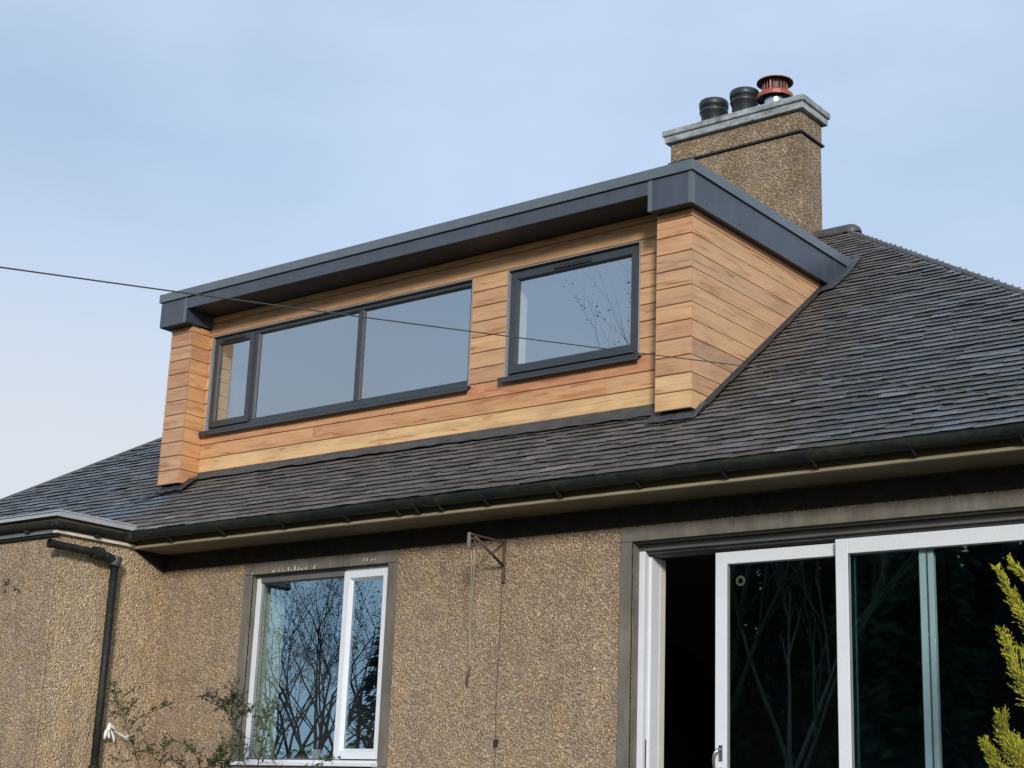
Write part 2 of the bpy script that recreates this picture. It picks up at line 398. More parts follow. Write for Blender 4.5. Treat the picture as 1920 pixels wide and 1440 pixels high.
class MB:
    def __init__(s):
        s.v = []; s.f = []; s.fl = []

    def quad(s, *pts):
        k = len(s.v); s.v += [tuple(p) for p in pts]; s.f.append(tuple(range(k, k + len(pts))))

    def box(s, x0, x1, y0, y1, z0, z1):
        k = len(s.v)
        s.v += [(x0, y0, z0), (x1, y0, z0), (x1, y1, z0), (x0, y1, z0), (x0, y0, z1), (x1, y0, z1), (x1, y1, z1), (x0, y1, z1)]
        s.f += [tuple(k + i for i in q) for q in ((0, 3, 2, 1), (4, 5, 6, 7), (0, 1, 5, 4), (1, 2, 6, 5), (2, 3, 7, 6), (3, 0, 4, 7))]
        return s

    def prism(s, prof, axis, a, b):
        """closed profile (list of 2-tuples) extruded along an axis from a to b"""
        def P(u, w, t):
            return {'x': (t, u, w), 'y': (u, t, w), 'z': (u, w, t)}[axis]
        k = len(s.v); n = len(prof)
        s.v += [P(u, w, a) for u, w in prof] + [P(u, w, b) for u, w in prof]
        s.f += [tuple(range(k, k + n))[::-1], tuple(range(k + n, k + 2 * n))]
        s.f += [(k + i, k + (i + 1) % n, k + n + (i + 1) % n, k + n + i) for i in range(n)]
        return s

    def tube(s, pts, rad, n=8, caps=True):
        pts = [Vector(p) for p in pts]
        if not hasattr(rad, '__len__'):
            rad = [rad] * len(pts)
        k = len(s.v); up = None
        for i, p in enumerate(pts):
            d = (pts[min(i + 1, len(pts) - 1)] - pts[max(i - 1, 0)]).normalized()
            if up is None:
                up = d.orthogonal().normalized()
            up = (up - d * up.dot(d))
            up = up.normalized() if up.length > 1e-6 else d.orthogonal().normalized()
            w = d.cross(up)
            for j in range(n):
                a = 2 * math.pi * j / n
                s.v.append(tuple(p + (up * math.cos(a) + w * math.sin(a)) * rad[i]))
        for i in range(len(pts) - 1):
            for j in range(n):
                s.f.append((k + i * n + j, k + i * n + (j + 1) % n, k + (i + 1) * n + (j + 1) % n, k + (i + 1) * n + j))
        if caps:
            s.f.append(tuple(k + j for j in range(n))[::-1]); s.f.append(tuple(k + (len(pts) - 1) * n + j for j in range(n)))
        return s

    def lathe(s, prof, c, n=28):
        k = len(s.v)
        for r, z in prof:
            for j in range(n):
                a = 2 * math.pi * j / n
                s.v.append((c[0] + r * math.cos(a), c[1] + r * math.sin(a), c[2] + z))
        for i in range(len(prof) - 1):
            for j in range(n):
                s.f.append((k + i * n + j, k + i * n + (j + 1) % n, k + (i + 1) * n + (j + 1) % n, k + (i + 1) * n + j))
        return s

    def mesh(s, name):
        me = bpy.data.meshes.new(name); me.from_pydata(s.v, [], s.f); me.update()
        return me

    def build(s, name, mat, parent=None, bevel=0.0, smooth=False, origin=None, color=None):
        if origin is not None:
            s.v = [tuple(Vector(p) - Vector(origin)) for p in s.v]
        me = s.mesh(name); me.materials.append(mat)
        if smooth:
            me.polygons.foreach_set('use_smooth', [True] * len(me.polygons))
        o = bpy.data.objects.new(name, me)
        link(o, parent, Matrix.Translation(origin) if origin is not None else Matrix())
        if color is not None:
            o.color = color
        if bevel:
            b = o.modifiers.new('bevel', 'BEVEL'); b.width = bevel; b.segments = 2; b.limit_method = 'ANGLE'; b.angle_limit = math.radians(40)
        return o


def link(o, parent=None, world=None):
    world = world if world is not None else Matrix()
    COL.objects.link(o)
    if parent is not None:
        o.parent = parent
        o.matrix_parent_inverse = WM[parent.name].inverted()
    o.matrix_basis = world
    WM[o.name] = world
    return o


def empty(name, loc, label, cat, group=None):
    o = bpy.data.objects.new(name, None); o.empty_display_size = 0.2
    link(o, None, Matrix.Translation(loc)); tag(o, label, cat, group)
    return o


def tag(o, label, cat, group=None):
    o['label'] = label; o['category'] = cat
    if group: o['group'] = group
    return o


def part(name, parent, loc=(0, 0, 0)):
    o = bpy.data.objects.new(name, None); o.empty_display_size = 0.1
    return link(o, parent, Matrix.Translation(loc))


# ------------------------------------------------------------------ main dimensions (metres)
COT, Y0 = 1.3024, 0.1146                    # main roof plane: y = Y0 + COT * z
W = 6.113                                   # dormer width
CL, CR = 0.306, 0.320                       # widths of its corner columns
RC = 0.239                                  # how far the window wall stands back from the columns
FE = 0.115; FS = 0.067                      # overhang of the dormer roof at the front and the sides
ZCT, ZCB, ZFB, ZMB = 1.948, 1.862, 1.600, 1.742
EAVE_Y, EAVE_Z = -0.672, -0.604
WALL_Y = -0.20
SOFFIT_Z = -0.752; FASCIA_Y = -0.60
XR = -5.628; WING_Y = -1.43                 # projecting wing: side face and front face
GROUND = -3.25
XE = 3.95                                   # right end of the house wall
roof_z = lambda y: (y - Y0) / COT
T_UP = Vector((0, COT, 1)).normalized(); N_UP = Vector((0, -1, COT)).normalized()
RIDGE_Y = 3.622; RIDGE_Z = roof_z(RIDGE_Y)
hip_r = lambda y: -0.467 + (RIDGE_Y - y) * 1.113
hip_l = lambda y: -7.87 - (1.386 - y) * 1.5625

# ------------------------------------------------------------------ ground


def ground_h(x, y):
    t = min(1, max(0, (-y - 2.5) / 4.5)); t = t * t * (3 - 2 * t)
    return GROUND - 1.35 * t - 0.004 * max(0, -y - 10)


g = MB(); xs = [-400, -150, -60, -30, -20, -14, -10, -6, -3, 0, 3, 6, 10, 16, 30, 60, 150, 400]
ys = [-600, -200, -80, -40, -25, -18, -14, -11, -9, -7, -6, -5, -4, -3, -2.5, 0, 6, 20, 60, 150, 400]
for y in ys:
    for x in xs:
        g.v.append((x, y, ground_h(x, y)))
nx = len(xs)
for j in range(len(ys) - 1):
    for i in range(nx - 1):
        g.f.append((j * nx + i, j * nx + i + 1, (j + 1) * nx + i + 1, (j + 1) * nx + i))
gr = g.build('ground', M['grass'], smooth=True); gr['kind'] = 'structure'
pv = MB(); pv.box(XR + 0.02, 5.0, -2.4, WALL_Y - 0.02, GROUND - 0.05, GROUND + 0.03)
pv = pv.build('patio_paving', M['paving']); pv['kind'] = 'structure'

# ------------------------------------------------------------------ the house
house = empty('house', (-2.5, 0.0, GROUND), 'brown pebbledash bungalow with slate roof and cedar clad dormer', 'house')


def opening_wall(mb, y, x0, x1, z0, z1, holes, depth):
    """front sheet with rectangular openings and their reveals"""
    xs = sorted({x0, x1, *[h[0] for h in holes], *[h[1] for h in holes]})
    zs = sorted({z0, z1, *[h[2] for h in holes], *[h[3] for h in holes]})
    for a, b in zip(xs, xs[1:]):
        for c, d in zip(zs, zs[1:]):
            mx, mz = (a + b) / 2, (c + d) / 2
            if any(h[0] < mx < h[1] and h[2] < mz < h[3] for h in holes):
                continue
            mb.quad((a, y, c), (b, y, c), (b, y, d), (a, y, d))
    for h in holes:
        a, b, c, d = h; q = y + depth
        mb.quad((a, y, c), (a, q, c), (a, q, d), (a, y, d)); mb.quad((b, y, c), (b, y, d), (b, q, d), (b, q, c))
        mb.quad((a, y, d), (a, q, d), (b, q, d), (b, y, d)); mb.quad((a, y, c), (b, y, c), (b, q, c), (a, q, c))


WIN = (-4.42, -2.785, -2.66, -1.016)          # ground-floor window opening x0 x1 z0 z1
DOOR = (-0.37, 2.86, -3.20, -1.024)           # patio door opening
w = MB()
opening_wall(w, WALL_Y, XR, XE, GROUND - 0.3, -0.70, [WIN, DOOR], 0.32)
w.quad((XE, WALL_Y, GROUND - 0.3), (XE, 7.4, GROUND - 0.3), (XE, 7.4, -0.7), (XE, WALL_Y, -0.7))
w.quad((-10.6, 7.4, GROUND - 0.3), (XE, 7.4, GROUND - 0.3), (XE, 7.4, -0.7), (-10.6, 7.4, -0.7))
w.build('wall', M['dash'], house)
w = MB()
w.box(-10.6, XR, WING_Y + 0.03, 7.38, GROUND - 0.3, -0.716)
w.build('wing_wall', M['dash_wing'], house)
w = MB(); w.prism([(-10.6, WING_Y), (XR - 0.012, WING_Y), (XR, WING_Y + 0.012), (XR, WING_Y + 0.0295), (-10.6, WING_Y + 0.0295)], 'z', GROUND - 0.3, -0.716)
w.build('wing_front_wall', M['dash'], house)
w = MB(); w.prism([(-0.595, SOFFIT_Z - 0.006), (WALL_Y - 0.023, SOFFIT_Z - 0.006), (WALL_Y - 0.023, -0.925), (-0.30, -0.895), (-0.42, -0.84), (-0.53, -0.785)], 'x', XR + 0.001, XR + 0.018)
w.build('corner_shade_board', M['black_board'], house)  # added board, cut and blackened like the eaves' shadow on the wing's side
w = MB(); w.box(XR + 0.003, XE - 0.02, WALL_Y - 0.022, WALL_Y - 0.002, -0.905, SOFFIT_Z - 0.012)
w.build('eaves_shade_board', M['black_board'], house)  # added: the soffit's shadow on the wall, put in as a near-black board

# cement surrounds


def surround(o, sill):
    s = part('opening_surround', house, ((o[0] + o[1]) / 2, WALL_Y, o[3]))
    a = 0.098; y0, y1 = WALL_Y - 0.016, WALL_Y + 0.015
    m = MB(); m.box(o[0] - a, o[1] + a, y0, y1, o[3], o[3] + 0.103); m.build('lintel_band', M['cement'], s, 0.004)
    for xa, xb in ((o[0] - a, o[0]), (o[1], o[1] + a)):
        m = MB(); m.box(xa, xb, y0, y1, o[2], o[3] - 0.002); m.build('jamb_band', M['cement'], s, 0.004)
        xi = o[0] if xa < o[0] - 0.01 else o[1]
        m = MB(); m.box(min(xi, xi + (0.006 if xi == o[0] else -0.006)), max(xi, xi + (0.006 if xi == o[0] else -0.006)), y1, WALL_Y + 0.30, o[2], o[3] - 0.002)
        m.build('reveal', M['cement'], s)
    m = MB(); m.box(o[0] + 0.006, o[1] - 0.006, y1, WALL_Y + 0.30, o[3] - 0.008, o[3] - 0.002); m.build('reveal', M['cement'], s)
    if sill:
        m = MB(); m.box(o[0] - a, o[1] + a, WALL_Y - 0.07, WALL_Y + 0.2, o[2] - 0.11, o[2] - 0.003); m.build('sill', M['cement'], s, 0.008)


surround(WIN, True); surround(DOOR, False)
m = MB()
for px in (474, 512, 514, 523, 530, 534, 541, 546, 553, 560, 566, 574, 588, 590, 682, 688, 697, 702):
    c0_ = at_y(px, 1064, WALL_Y - 0.017); wd = random.uniform(0.004, 0.013); ln = random.uniform(0.015, 0.05); zt0 = WIN[3] + (0.004 if px < 600 else 0.03)
    m.prism([(c0_.x - wd, zt0), (c0_.x + wd * 0.6, zt0 + 0.002), (c0_.x + wd, zt0 + ln * 0.4), (c0_.x + wd * 0.3, zt0 + ln), (c0_.x - wd * 0.4, zt0 + ln * 0.9), (c0_.x - wd * 1.1, zt0 + ln * 0.3)], 'y', WALL_Y - 0.0185, WALL_Y - 0.0155)
m = m.build('lime_drips', plain('lime_deposit', (0.45, 0.43, 0.37), 0.9, 0.0, 0.3, 60), house); m['kind'] = 'stuff'


def ring(mb, x0, x1, z0, z1, y0, y1, t):
    """rectangular frame of four butted members"""
    tl, tr, tb, tt = t if hasattr(t, '__len__') else (t,) * 4
    mb.box(x0, x0 + tl, y0, y1, z0, z1); mb.box(x1 - tr, x1, y0, y1, z0, z1)
    mb.box(x0 + tl, x1 - tr, y0, y1, z0, z0 + tb); mb.box(x0 + tl, x1 - tr, y0, y1, z1 - tt, z1)
    return mb


def bevel_ring(mb, x0, x1, z0, z1, y0, y1, b):
    """splayed glazing bead: outer edge at y0, inner edge set back to y1"""
    o = [(x0, z0), (x1, z0), (x1, z1), (x0, z1)]; i = [(x0 + b, z0 + b), (x1 - b, z0 + b), (x1 - b, z1 - b), (x0 + b, z1 - b)]
    for k in range(4):
        a, c = o[k], o[(k + 1) % 4]; d, e = i[(k + 1) % 4], i[k]
        mb.quad((a[0], y0, a[1]), (c[0], y0, c[1]), (d[0], y1, d[1]), (e[0], y1, e[1]))
    return mb


# ---- ground-floor window
win = part('window', house, (-3.6, WALL_Y, WIN[3])); win['label'] = 'white ground-floor window with a narrow opening light'
fy = -0.150
m = ring(MB(), WIN[0] + 0.007, WIN[1] - 0.007, WIN[2] + 0.001, WIN[3] - 0.010, fy, fy + 0.07, (0.062, 0.062, 0.05, 0.055)); m.build('frame', M['upvc'], win, 0.004)
SX = -3.318
m = MB(); m.box(WIN[0] + 0.064, SX - 0.003, fy - 0.006, fy - 0.001, WIN[3] - 0.066, WIN[3] - 0.010); m.build('head_shade_dirt', M['alu'], win)  # shade and dirt on the white frame head, put in as a grey strip
m = MB(); m.box(SX - 0.01, SX + 0.06, fy + 0.002, fy + 0.068, WIN[2] + 0.052, WIN[3] - 0.066); m.build('mullion', M['upvc'], win)
m = ring(MB(), SX, WIN[1] - 0.022, -2.600, -1.050, fy - 0.024, fy - 0.002, 0.062); m.build('sash', M['upvc'], win, 0.004)
m = bevel_ring(MB(), SX + 0.062, WIN[1] - 0.084, -2.538, -1.112, fy - 0.022, fy + 0.012, 0.022); m.build('glazing_bead', M['upvc'], win)
m = bevel_ring(MB(), WIN[0] + 0.069, SX - 0.01, WIN[2] + 0.051, WIN[3] - 0.065, fy + 0.001, fy + 0.02, 0.014); m.build('glazing_bead', M['alu'], win)
m = MB(); m.box(WIN[0] + 0.069, SX - 0.011, fy + 0.022, fy + 0.040, WIN[2] + 0.053, WIN[3] - 0.067); m.build('pane', M['glass_window'], win)
m = MB(); m.box(SX + 0.063, WIN[1] - 0.085, fy + 0.014, fy + 0.032, -2.537, -1.113); m.build('pane', M['glass_window'], win)
m = MB(); m.box(WIN[0] - 0.01, WIN[1] + 0.01, WALL_Y - 0.10, fy - 0.001, WIN[2] - 0.004, WIN[2] + 0.026); m.build('sill', M['upvc'], win, 0.004)


# ---- patio door
door = part('patio_door', house, (1.2, -0.1, DOOR[3])); door['label'] = 'white sliding patio door standing partly open'
x0, x1, zb, zt = DOOR
m = MB()
for (ya, yb, h) in ((-0.118, -0.082, 0.045), (-0.081, -0.030, 0.062), (-0.029, 0.075, 0.074)):
    m.box(x0 + 0.008, x1 - 0.008, ya, yb, zt - 0.012 - h, zt - 0.012)
m.build('head_track', M['alu'], door, 0.003)
m = MB(); m.box(x0 + 0.007, x0 + 0.055, -0.118, -0.082, zb, zt - 0.060); m.box(x0 + 0.007, x0 + 0.048, -0.081, -0.04, zb, zt - 0.076)
m.box(x0 + 0.007, x0 + 0.066, -0.039, 0.075, zb, zt - 0.088)
jb = m.build('jamb', M['upvc'], door, 0.004)
m = MB(); m.box(x0 + 0.047, x0 + 0.0505, -0.07, -0.056, -2.66, -2.44); m.build('strike_plate', M['rust'], jb)
m = MB(); m.box(x1 - 0.06, x1 - 0.008, -0.118, 0.075, zb, zt - 0.090); m.build('jamb', M['upvc'], door, 0.004)
m = MB(); m.box(x0 + 0.02, x0 + 0.070, 0.0755, 0.150, zb, zt - 0.09); m.build('inner_reveal', M['plaster_white'], door, 0.003)
m = MB(); m.box(x0 + 0.07, x1 - 0.07, -0.118, 0.075, zb, zb + 0.03); m.build('threshold', M['alu'], door)


def sash(xa, xb, y, top, st, rail, rgt=None):
    m = ring(MB(), xa, xb, zb + 0.035, top, y, y + 0.042, (st, rgt or st, 0.11, rail))
    s = m.build('sash', M['upvc'], door, 0.004)
    m = MB(); m.box(xa + st + 0.001, xb - (rgt or st) - 0.001, y + 0.012, y + 0.030, zb + 0.146, top - rail - 0.001)
    m.build('pane', M['glass_door'], s)
    m = bevel_ring(MB(), xa + st, xb - (rgt or st), zb + 0.145, top - rail, y + 0.001, y + 0.011, 0.008); m.build('glazing_bead', M['alu'], s)
    return s


s1 = sash(0.238, 1.885, -0.036, -1.123, 0.098, 0.088)
s2 = sash(1.212, 2.80, -0.092, -1.108, 0.093, 0.104)
m = MB(); m.box(1.842, 1.850, -0.044, -0.037, zb + 0.036, -1.124); m.build('interlock_rib', M['alu'], s1)
# lever handle and cylinder on the sliding leaf
m = MB(); m.box(0.272, 0.304, -0.046, -0.036, -2.585, -2.475)
m.box(0.279, 0.297, -0.045, -0.0365, -2.70, -2.625)
h = m.build('handle_plate', M['steel'], s1, 0.004)
m = MB(); m.tube([(0.288, -0.046, -2.505), (0.288, -0.075, -2.51), (0.268, -0.085, -2.53), (0.258, -0.085, -2.58), (0.262, -0.08, -2.655)], [0.011, 0.012, 0.012, 0.011, 0.008], 10)
m.build('handle', M['steel'], s1, smooth=True)
m = MB(); c = at_y(1388, 1089, -0.03)
for k in range(24):
    a, b = 2 * math.pi * k / 24, 2 * math.pi * (k + 1) / 24
    P = lambda r, t, y: (c.x + r * math.cos(t), y, c.z + r * math.sin(t))
    m.quad(P(0.020, a, -0.0275), P(0.020, b, -0.0275), P(0.037, b, -0.0275), P(0.037, a, -0.0275))
    m.quad(P(0.037, a, -0.0275), P(0.037, b, -0.0275), P(0.037, b, -0.0245), P(0.037, a, -0.0245))
m.build('round_sticker', plain('olive_sticker', (0.05, 0.065, 0.03), 0.6), s1)

# ---- rooms behind the glass


def room(name, x0, x1, y0, y1, z0, z1, mat):
    m = MB()
    m.quad((x0, y1, z0), (x1, y1, z0), (x1, y1, z1), (x0, y1, z1))
    m.quad((x0, y0, z0), (x0, y1, z0), (x0, y1, z1), (x0, y0, z1)); m.quad((x1, y0, z0), (x1, y0, z1), (x1, y1, z1), (x1, y1, z0))
    m.quad((x0, y0, z0), (x1, y0, z0), (x1, y1, z0), (x0, y1, z0)); m.quad((x0, y0, z1), (x0, y1, z1), (x1, y1, z1), (x1, y0, z1))
    return m.build(name, mat, house)


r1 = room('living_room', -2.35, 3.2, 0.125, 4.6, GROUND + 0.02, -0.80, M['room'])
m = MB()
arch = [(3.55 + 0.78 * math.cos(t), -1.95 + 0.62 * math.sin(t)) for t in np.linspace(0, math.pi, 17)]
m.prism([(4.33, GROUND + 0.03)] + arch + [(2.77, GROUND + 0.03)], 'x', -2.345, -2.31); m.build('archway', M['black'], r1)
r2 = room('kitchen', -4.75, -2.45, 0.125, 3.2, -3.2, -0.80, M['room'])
m = MB(); m.box(-4.414, -4.402, -0.075, 0.20, WIN[2], WIN[3] - 0.012); m.build('inner_reveal', M['plaster_green'], r2)
m = MB(); m.box(-4.46, -2.75, -0.075, 0.22, WIN[2] - 0.03, WIN[2] + 0.012); m.build('inner_sill', M['upvc'], r2)

# ------------------------------------------------------------------ eaves of the main roof
ev = part('eaves', house, (-0.8, FASCIA_Y, SOFFIT_Z))
m = MB(); m.box(XR + 0.002, XE + 0.35, FASCIA_Y, FASCIA_Y + 0.025, SOFFIT_Z + 0.022, -0.61); m.build('fascia_board', M['brown_paint'], ev)
m = MB(); m.box(XR + 0.002, XE + 0.35, FASCIA_Y - 0.012, FASCIA_Y + 0.03, SOFFIT_Z - 0.004, SOFFIT_Z + 0.020); m.build('fascia_bead', M['cream_paint'], ev, 0.004)
jx = XR + 0.002; k = 0
for nxt in (-3.9, -1.05, 1.75, XE + 0.35):
    m = MB(); m.box(jx, nxt - 0.003, FASCIA_Y + 0.031, WALL_Y + 0.02, SOFFIT_Z - 0.002 - 0.001 * (k % 2), SOFFIT_Z + 0.012)
    m.build('soffit_board', M['soffit_paint'], ev); jx = nxt; k += 1


def gutter_profile(r, t, lip=0.008):
    p = [(r * math.cos(a), r * math.sin(a)) for a in np.linspace(math.pi, 2 * math.pi, 15)]
    q = [((r - t) * math.cos(a), (r - t) * math.sin(a)) for a in np.linspace(2 * math.pi, math.pi, 15)]
    return p + [(r + 0.004, lip), (r - t, lip)] + q + [(-r + t, lip), (-r - 0.002, lip)]


GY, GZ, GR = -0.672, -0.632, 0.064
gut = part('gutter', house, (-0.8, GY, GZ)); gut['label'] = 'black half-round gutter along the main eaves'
prof = [(GY - u, GZ + z) for u, z in gutter_profile(GR, 0.006)]
xa = XR + 0.06; segs = [xa, -3.75, -1.93, -0.30, 1.35, 2.9, XE + 0.4]
for a, b in zip(segs, segs[1:]):
    dz = random.uniform(-0.004, 0.004)
    m = MB(); m.prism([(u, z + dz) for u, z in prof], 'x', a, b); m.build('gutter_length', M['iron'], gut, smooth=False)
    if b < XE:
        m = MB(); m.prism([(GY - u * 1.10, GZ + z * 1.10 + 0.002) for u, z in gutter_profile(GR, 0.006)], 'x', b - 0.035, b + 0.035); m.build('joint_collar', M['iron'], gut)
bx = [-5.05, -4.35, -3.6, -2.86, -2.30, -2.10, -1.86, -1.4, -0.72, -0.02, 0.68, 1.36, 2.05, 2.75, 3.4]
for b in bx:
    m = MB(); t = random.uniform(0.008, 0.013)
    m.tube([(b, FASCIA_Y - 0.002, GZ - 0.10), (b, GY + 0.03, GZ - 0.088), (b, GY - 0.005, GZ - GR - 0.006), (b, GY - GR * 0.75, GZ - GR * 0.72), (b, GY - GR - 0.004, GZ + 0.004)], [t, t * 1.1, t * 0.95, t * 0.32, t * 0.25], 6)
    m.build('gutter_bracket', M['iron'], gut)

# ------------------------------------------------------------------ flat-roofed wing: edge, gutter
wr = part('wing_roof', house, (-8, WING_Y, -0.55)); wr['label'] = 'flat roof of the projecting wing with pale edge trim'
m = MB(); m.box(-10.75, XR + 0.03, WING_Y - 0.04, -0.50, -0.72, -0.545); m.build('deck', M['brown_paint'], wr)
m = MB()
xo, yo = XR + 0.062, WING_Y - 0.085
xi, yi = XR + 0.015, WING_Y - 0.01
zt_, zb_ = -0.528, -0.598
m.quad((-10.9, yo, zb_), (xo, yo, zb_), (xi, yi, zt_), (-10.9, yi, zt_))
m.quad((xo, yo, zb_), (xo, -0.585, zb_), (xi, -0.585, zt_), (xi, yi, zt_))
m.quad((-10.9, yi, zt_), (xi, yi, zt_), (xi, -0.57, zt_), (-10.9, -0.57, zt_))
m.quad((-10.9, yo, zb_), (-10.9, yo + 0.05, zb_ - 0.002), (xo - 0.05, yo + 0.05, zb_ - 0.002), (xo, yo, zb_))
m.quad((xo, yo, zb_), (xo - 0.05, yo + 0.05, zb_ - 0.002), (xo - 0.05, -0.585, zb_ - 0.002), (xo, -0.585, zb_))
m.quad((xo, -0.585, zb_), (xo - 0.05, -0.585, zb_), (xi - 0.05, -0.585, zt_), (xi, -0.585, zt_))
m.build('edge_trim', plain('pale_grey_trim', (0.30, 0.32, 0.32), 0.45, 0.0, 0.15, 7, 0.1, 30), wr)
wg = part('wing_gutter', house, (-8, WING_Y - 0.06, -0.64)); wg['label'] = 'black gutter round the projecting wing'
g0 = -0.650
pf = [(WING_Y - 0.045 - u * 0.8, g0 + z * 0.85) for u, z in gutter_profile(0.058, 0.006)]
m = MB(); m.prism(pf, 'x', -10.9, XR + 0.06); m.build('gutter_length', M['iron'], wg)
pf = [(XR + 0.035 + u * 0.8, g0 + z * 0.85) for u, z in gutter_profile(0.058, 0.006)]
m = MB(); m.prism(pf, 'y', WING_Y - 0.03, GY + 0.02); m.build('gutter_length', M['iron'], wg)
m = MB(); m.box(XR + 0.0, XR + 0.095, WING_Y - 0.10, WING_Y - 0.0, g0 - 0.052, g0 + 0.012); m.build('gutter_corner', M['iron'], wg, 0.02)
m = MB(); m.box(XR + 0.002, XR + 0.13, GY - 0.075, GY + 0.06, GZ - 0.07, GZ + 0.014); m.build('gutter_corner', M['iron'], wg, 0.02)
for (x, y) in ((XR + 0.04, -1.05), (-6.0, WING_Y - 0.05), (-6.55, WING_Y - 0.05)):
    m = MB(); m.box(x - 0.03, x + 0.03, y - 0.03, y + 0.03, g0 - 0.075, g0 - 0.045); m.build('gutter_bracket', M['iron'], wg, 0.008)
m = MB(); m.box(XR - 0.02, XR + 0.040, WING_Y - 0.045, FASCIA_Y - 0.006, -0.742, -0.718); m.build('soffit_strip', M['upvc_dirty'], wr)
m = MB(); m.box(-10.7, XR - 0.021, WING_Y - 0.05, WING_Y + 0.02, -0.742, -0.718); m.build('soffit_strip', M['trim'], wr)
m = MB(); m.box(-10.7, XR + 0.028, WING_Y - 0.032, WING_Y + 0.0, -0.765, -0.743); m.build('soffit_shade_strip', M['black_board'], wr)  # shadow below the wing soffit, put in as a black strip

# downpipe with the loose arm at its head
dp = part('downpipe', house, (XR + 0.09, -0.80, -0.9)); dp['label'] = 'black downpipe with an open horizontal arm at the top'
px_ = XR + 0.085
A = at_x(92, 1018, px_); B = at_x(188, 1038, px_); C = at_x(216, 1052, px_); D = at_x(160, 1440, px_ + 0.0); E2 = at_x(205, 1100, px_)
m = MB(); m.tube([A, B], 0.036, 14, caps=False); m.tube([A + Vector((0, 0.002, 0)), A + (B - A) * 0.08], 0.040, 14, caps=False); m.build('branch_arm', M['iron'], dp, smooth=True)
m = MB(); m.tube([A + (B - A) * 0.04, A + (B - A) * 0.06], 0.034, 14); m.build('arm_bore', M['black'], dp)
m = MB(); m.tube([B - (B - A).normalized() * 0.08, B + (B - A).normalized() * 0.02], 0.056, 14); m.build('socket_collar', M['iron'], dp, smooth=False)
m = MB(); m.tube([B, B + (C - B) * 0.5, C - Vector((0, 0.01, 0.0)), C + Vector((0, 0, -0.06))], [0.040, 0.044, 0.043, 0.040], 14); m.build('elbow', M['iron'], dp, smooth=True)
m = MB(); m.tube([C + Vector((0, 0.015, 0.035)), C + Vector((0, -0.01, -0.05))], [0.054, 0.054], 14); m.build('socket_collar', M['lead'], dp)
bot = Vector((C.x, C.y, GROUND - 0.1))
m = MB(); m.tube([C, bot], 0.036, 16); m.build('pipe', M['iron'], dp, smooth=True)
m = MB(); zz = at_x(160, 1436, px_).z; m.tube([(C.x, C.y, zz - 0.06), (C.x, C.y, zz + 0.01)], 0.047, 16); m.build('socket_collar', M['iron'], dp)

# ------------------------------------------------------------------ main roof
roof = MB()
zo = -0.062
P = lambda x, y: (x, y, roof_z(y) + zo)
ye = EAVE_Y + 0.03
roof.quad(P(hip_l(ye), ye), P(hip_r(ye), ye), P(hip_r(RIDGE_Y), RIDGE_Y), P(hip_l(RIDGE_Y), RIDGE_Y))
yb = 2 * RIDGE_Y - ye
zb2 = roof_z(ye) + zo
roof.quad(P(hip_r(ye), ye), (hip_r(ye), yb, zb2), P(hip_r(RIDGE_Y), RIDGE_Y))
roof.quad((hip_l(ye), yb, zb2), P(hip_l(ye), ye), P(hip_l(RIDGE_Y), RIDGE_Y))
roof.quad((hip_r(ye), yb, zb2), (hip_l(ye), yb, zb2), P(hip_l(RIDGE_Y), RIDGE_Y), P(hip_r(RIDGE_Y), RIDGE_Y))
roof = roof.build('roof', M['underlay'], house); roof['label'] = 'hipped roof of small dark slates, damp away from the dormer'

# slates: (x0, x1, y of the tail) -> unit boxes, tail at local y = 0
variants = []
for k in range(14):
    j = lambda a: random.uniform(-a, a)
    yl, yr = j(0.03), j(0.03)
    top = [(-0.5, yl, 1 + j(.12)), (-0.17 + j(.06), j(0.04), 1 + j(.1)), (0.17 + j(.06), j(0.04), 1 + j(.1)), (0.5, yr, 1 + j(.12)), (0.5, 1, 1), (-0.5, 1, 1)]
    bt = [(x, y + (0.085 if q < 4 else 0), z - 1) for q, (x, y, z) in enumerate(top)]
    v = top + bt
    f = [(0, 1, 2, 3, 4, 5), (6, 7, 1, 0), (7, 8, 2, 1), (8, 9, 3, 2), (9, 10, 4, 3), (11, 6, 0, 5)]
    f = [(0, 1, 2, 3, 4, 5)] + [tuple(reversed(q)) for q in ((6, 0, 1, 7), (7, 1, 2, 8), (8, 2, 3, 9), (9, 3, 4, 10), (11, 5, 0, 6))]
    f = [(0, 1, 2, 3, 4, 5), (6, 7, 1, 0), (7, 8, 2, 1), (8, 9, 3, 2), (9, 10, 4, 3), (11, 6, 0, 5)]
    me = bpy.data.meshes.new('slate'); me.from_pydata(v, [], f); me.update(); me.materials.append(M['slate'])
    ca = me.color_attributes.new('tint', 'FLOAT_COLOR', 'CORNER')
    ca.data.foreach_set('color', [1.0] * (4 * len(me.loops)))
    variants.append((me, np.array(v), f))

EXPO = 0.0895; SL = 0.20
rows = int((RIDGE_Y - EAVE_Y) / (EXPO * T_UP.y)) + 1
slates = []
for i in range(rows):
    yt = EAVE_Y + i * EXPO * T_UP.y + random.uniform(-0.004, 0.004)
    if yt > RIDGE_Y - 0.06: break
    xl, xr_ = hip_l(yt + 0.075), hip_r(yt + 0.085)
    x = xl - random.uniform(0, 0.02)
    while x < xr_:
        w_ = random.uniform(0.14, 0.28)
        a, b = x + 0.001, min(x + w_, xr_) - 0.001
        x += w_
        if b - a < 0.04: continue
        spans = [(a, b)]
        if 0.13 < yt < 2.68:       # cut round the dormer
            spans = [s for s in ((a, min(b, -W + 0.01)), (max(a, 0.035), b)) if s[1] - s[0] > 0.03]
        for (a, b) in spans:
            slates.append((a, b, yt, i))


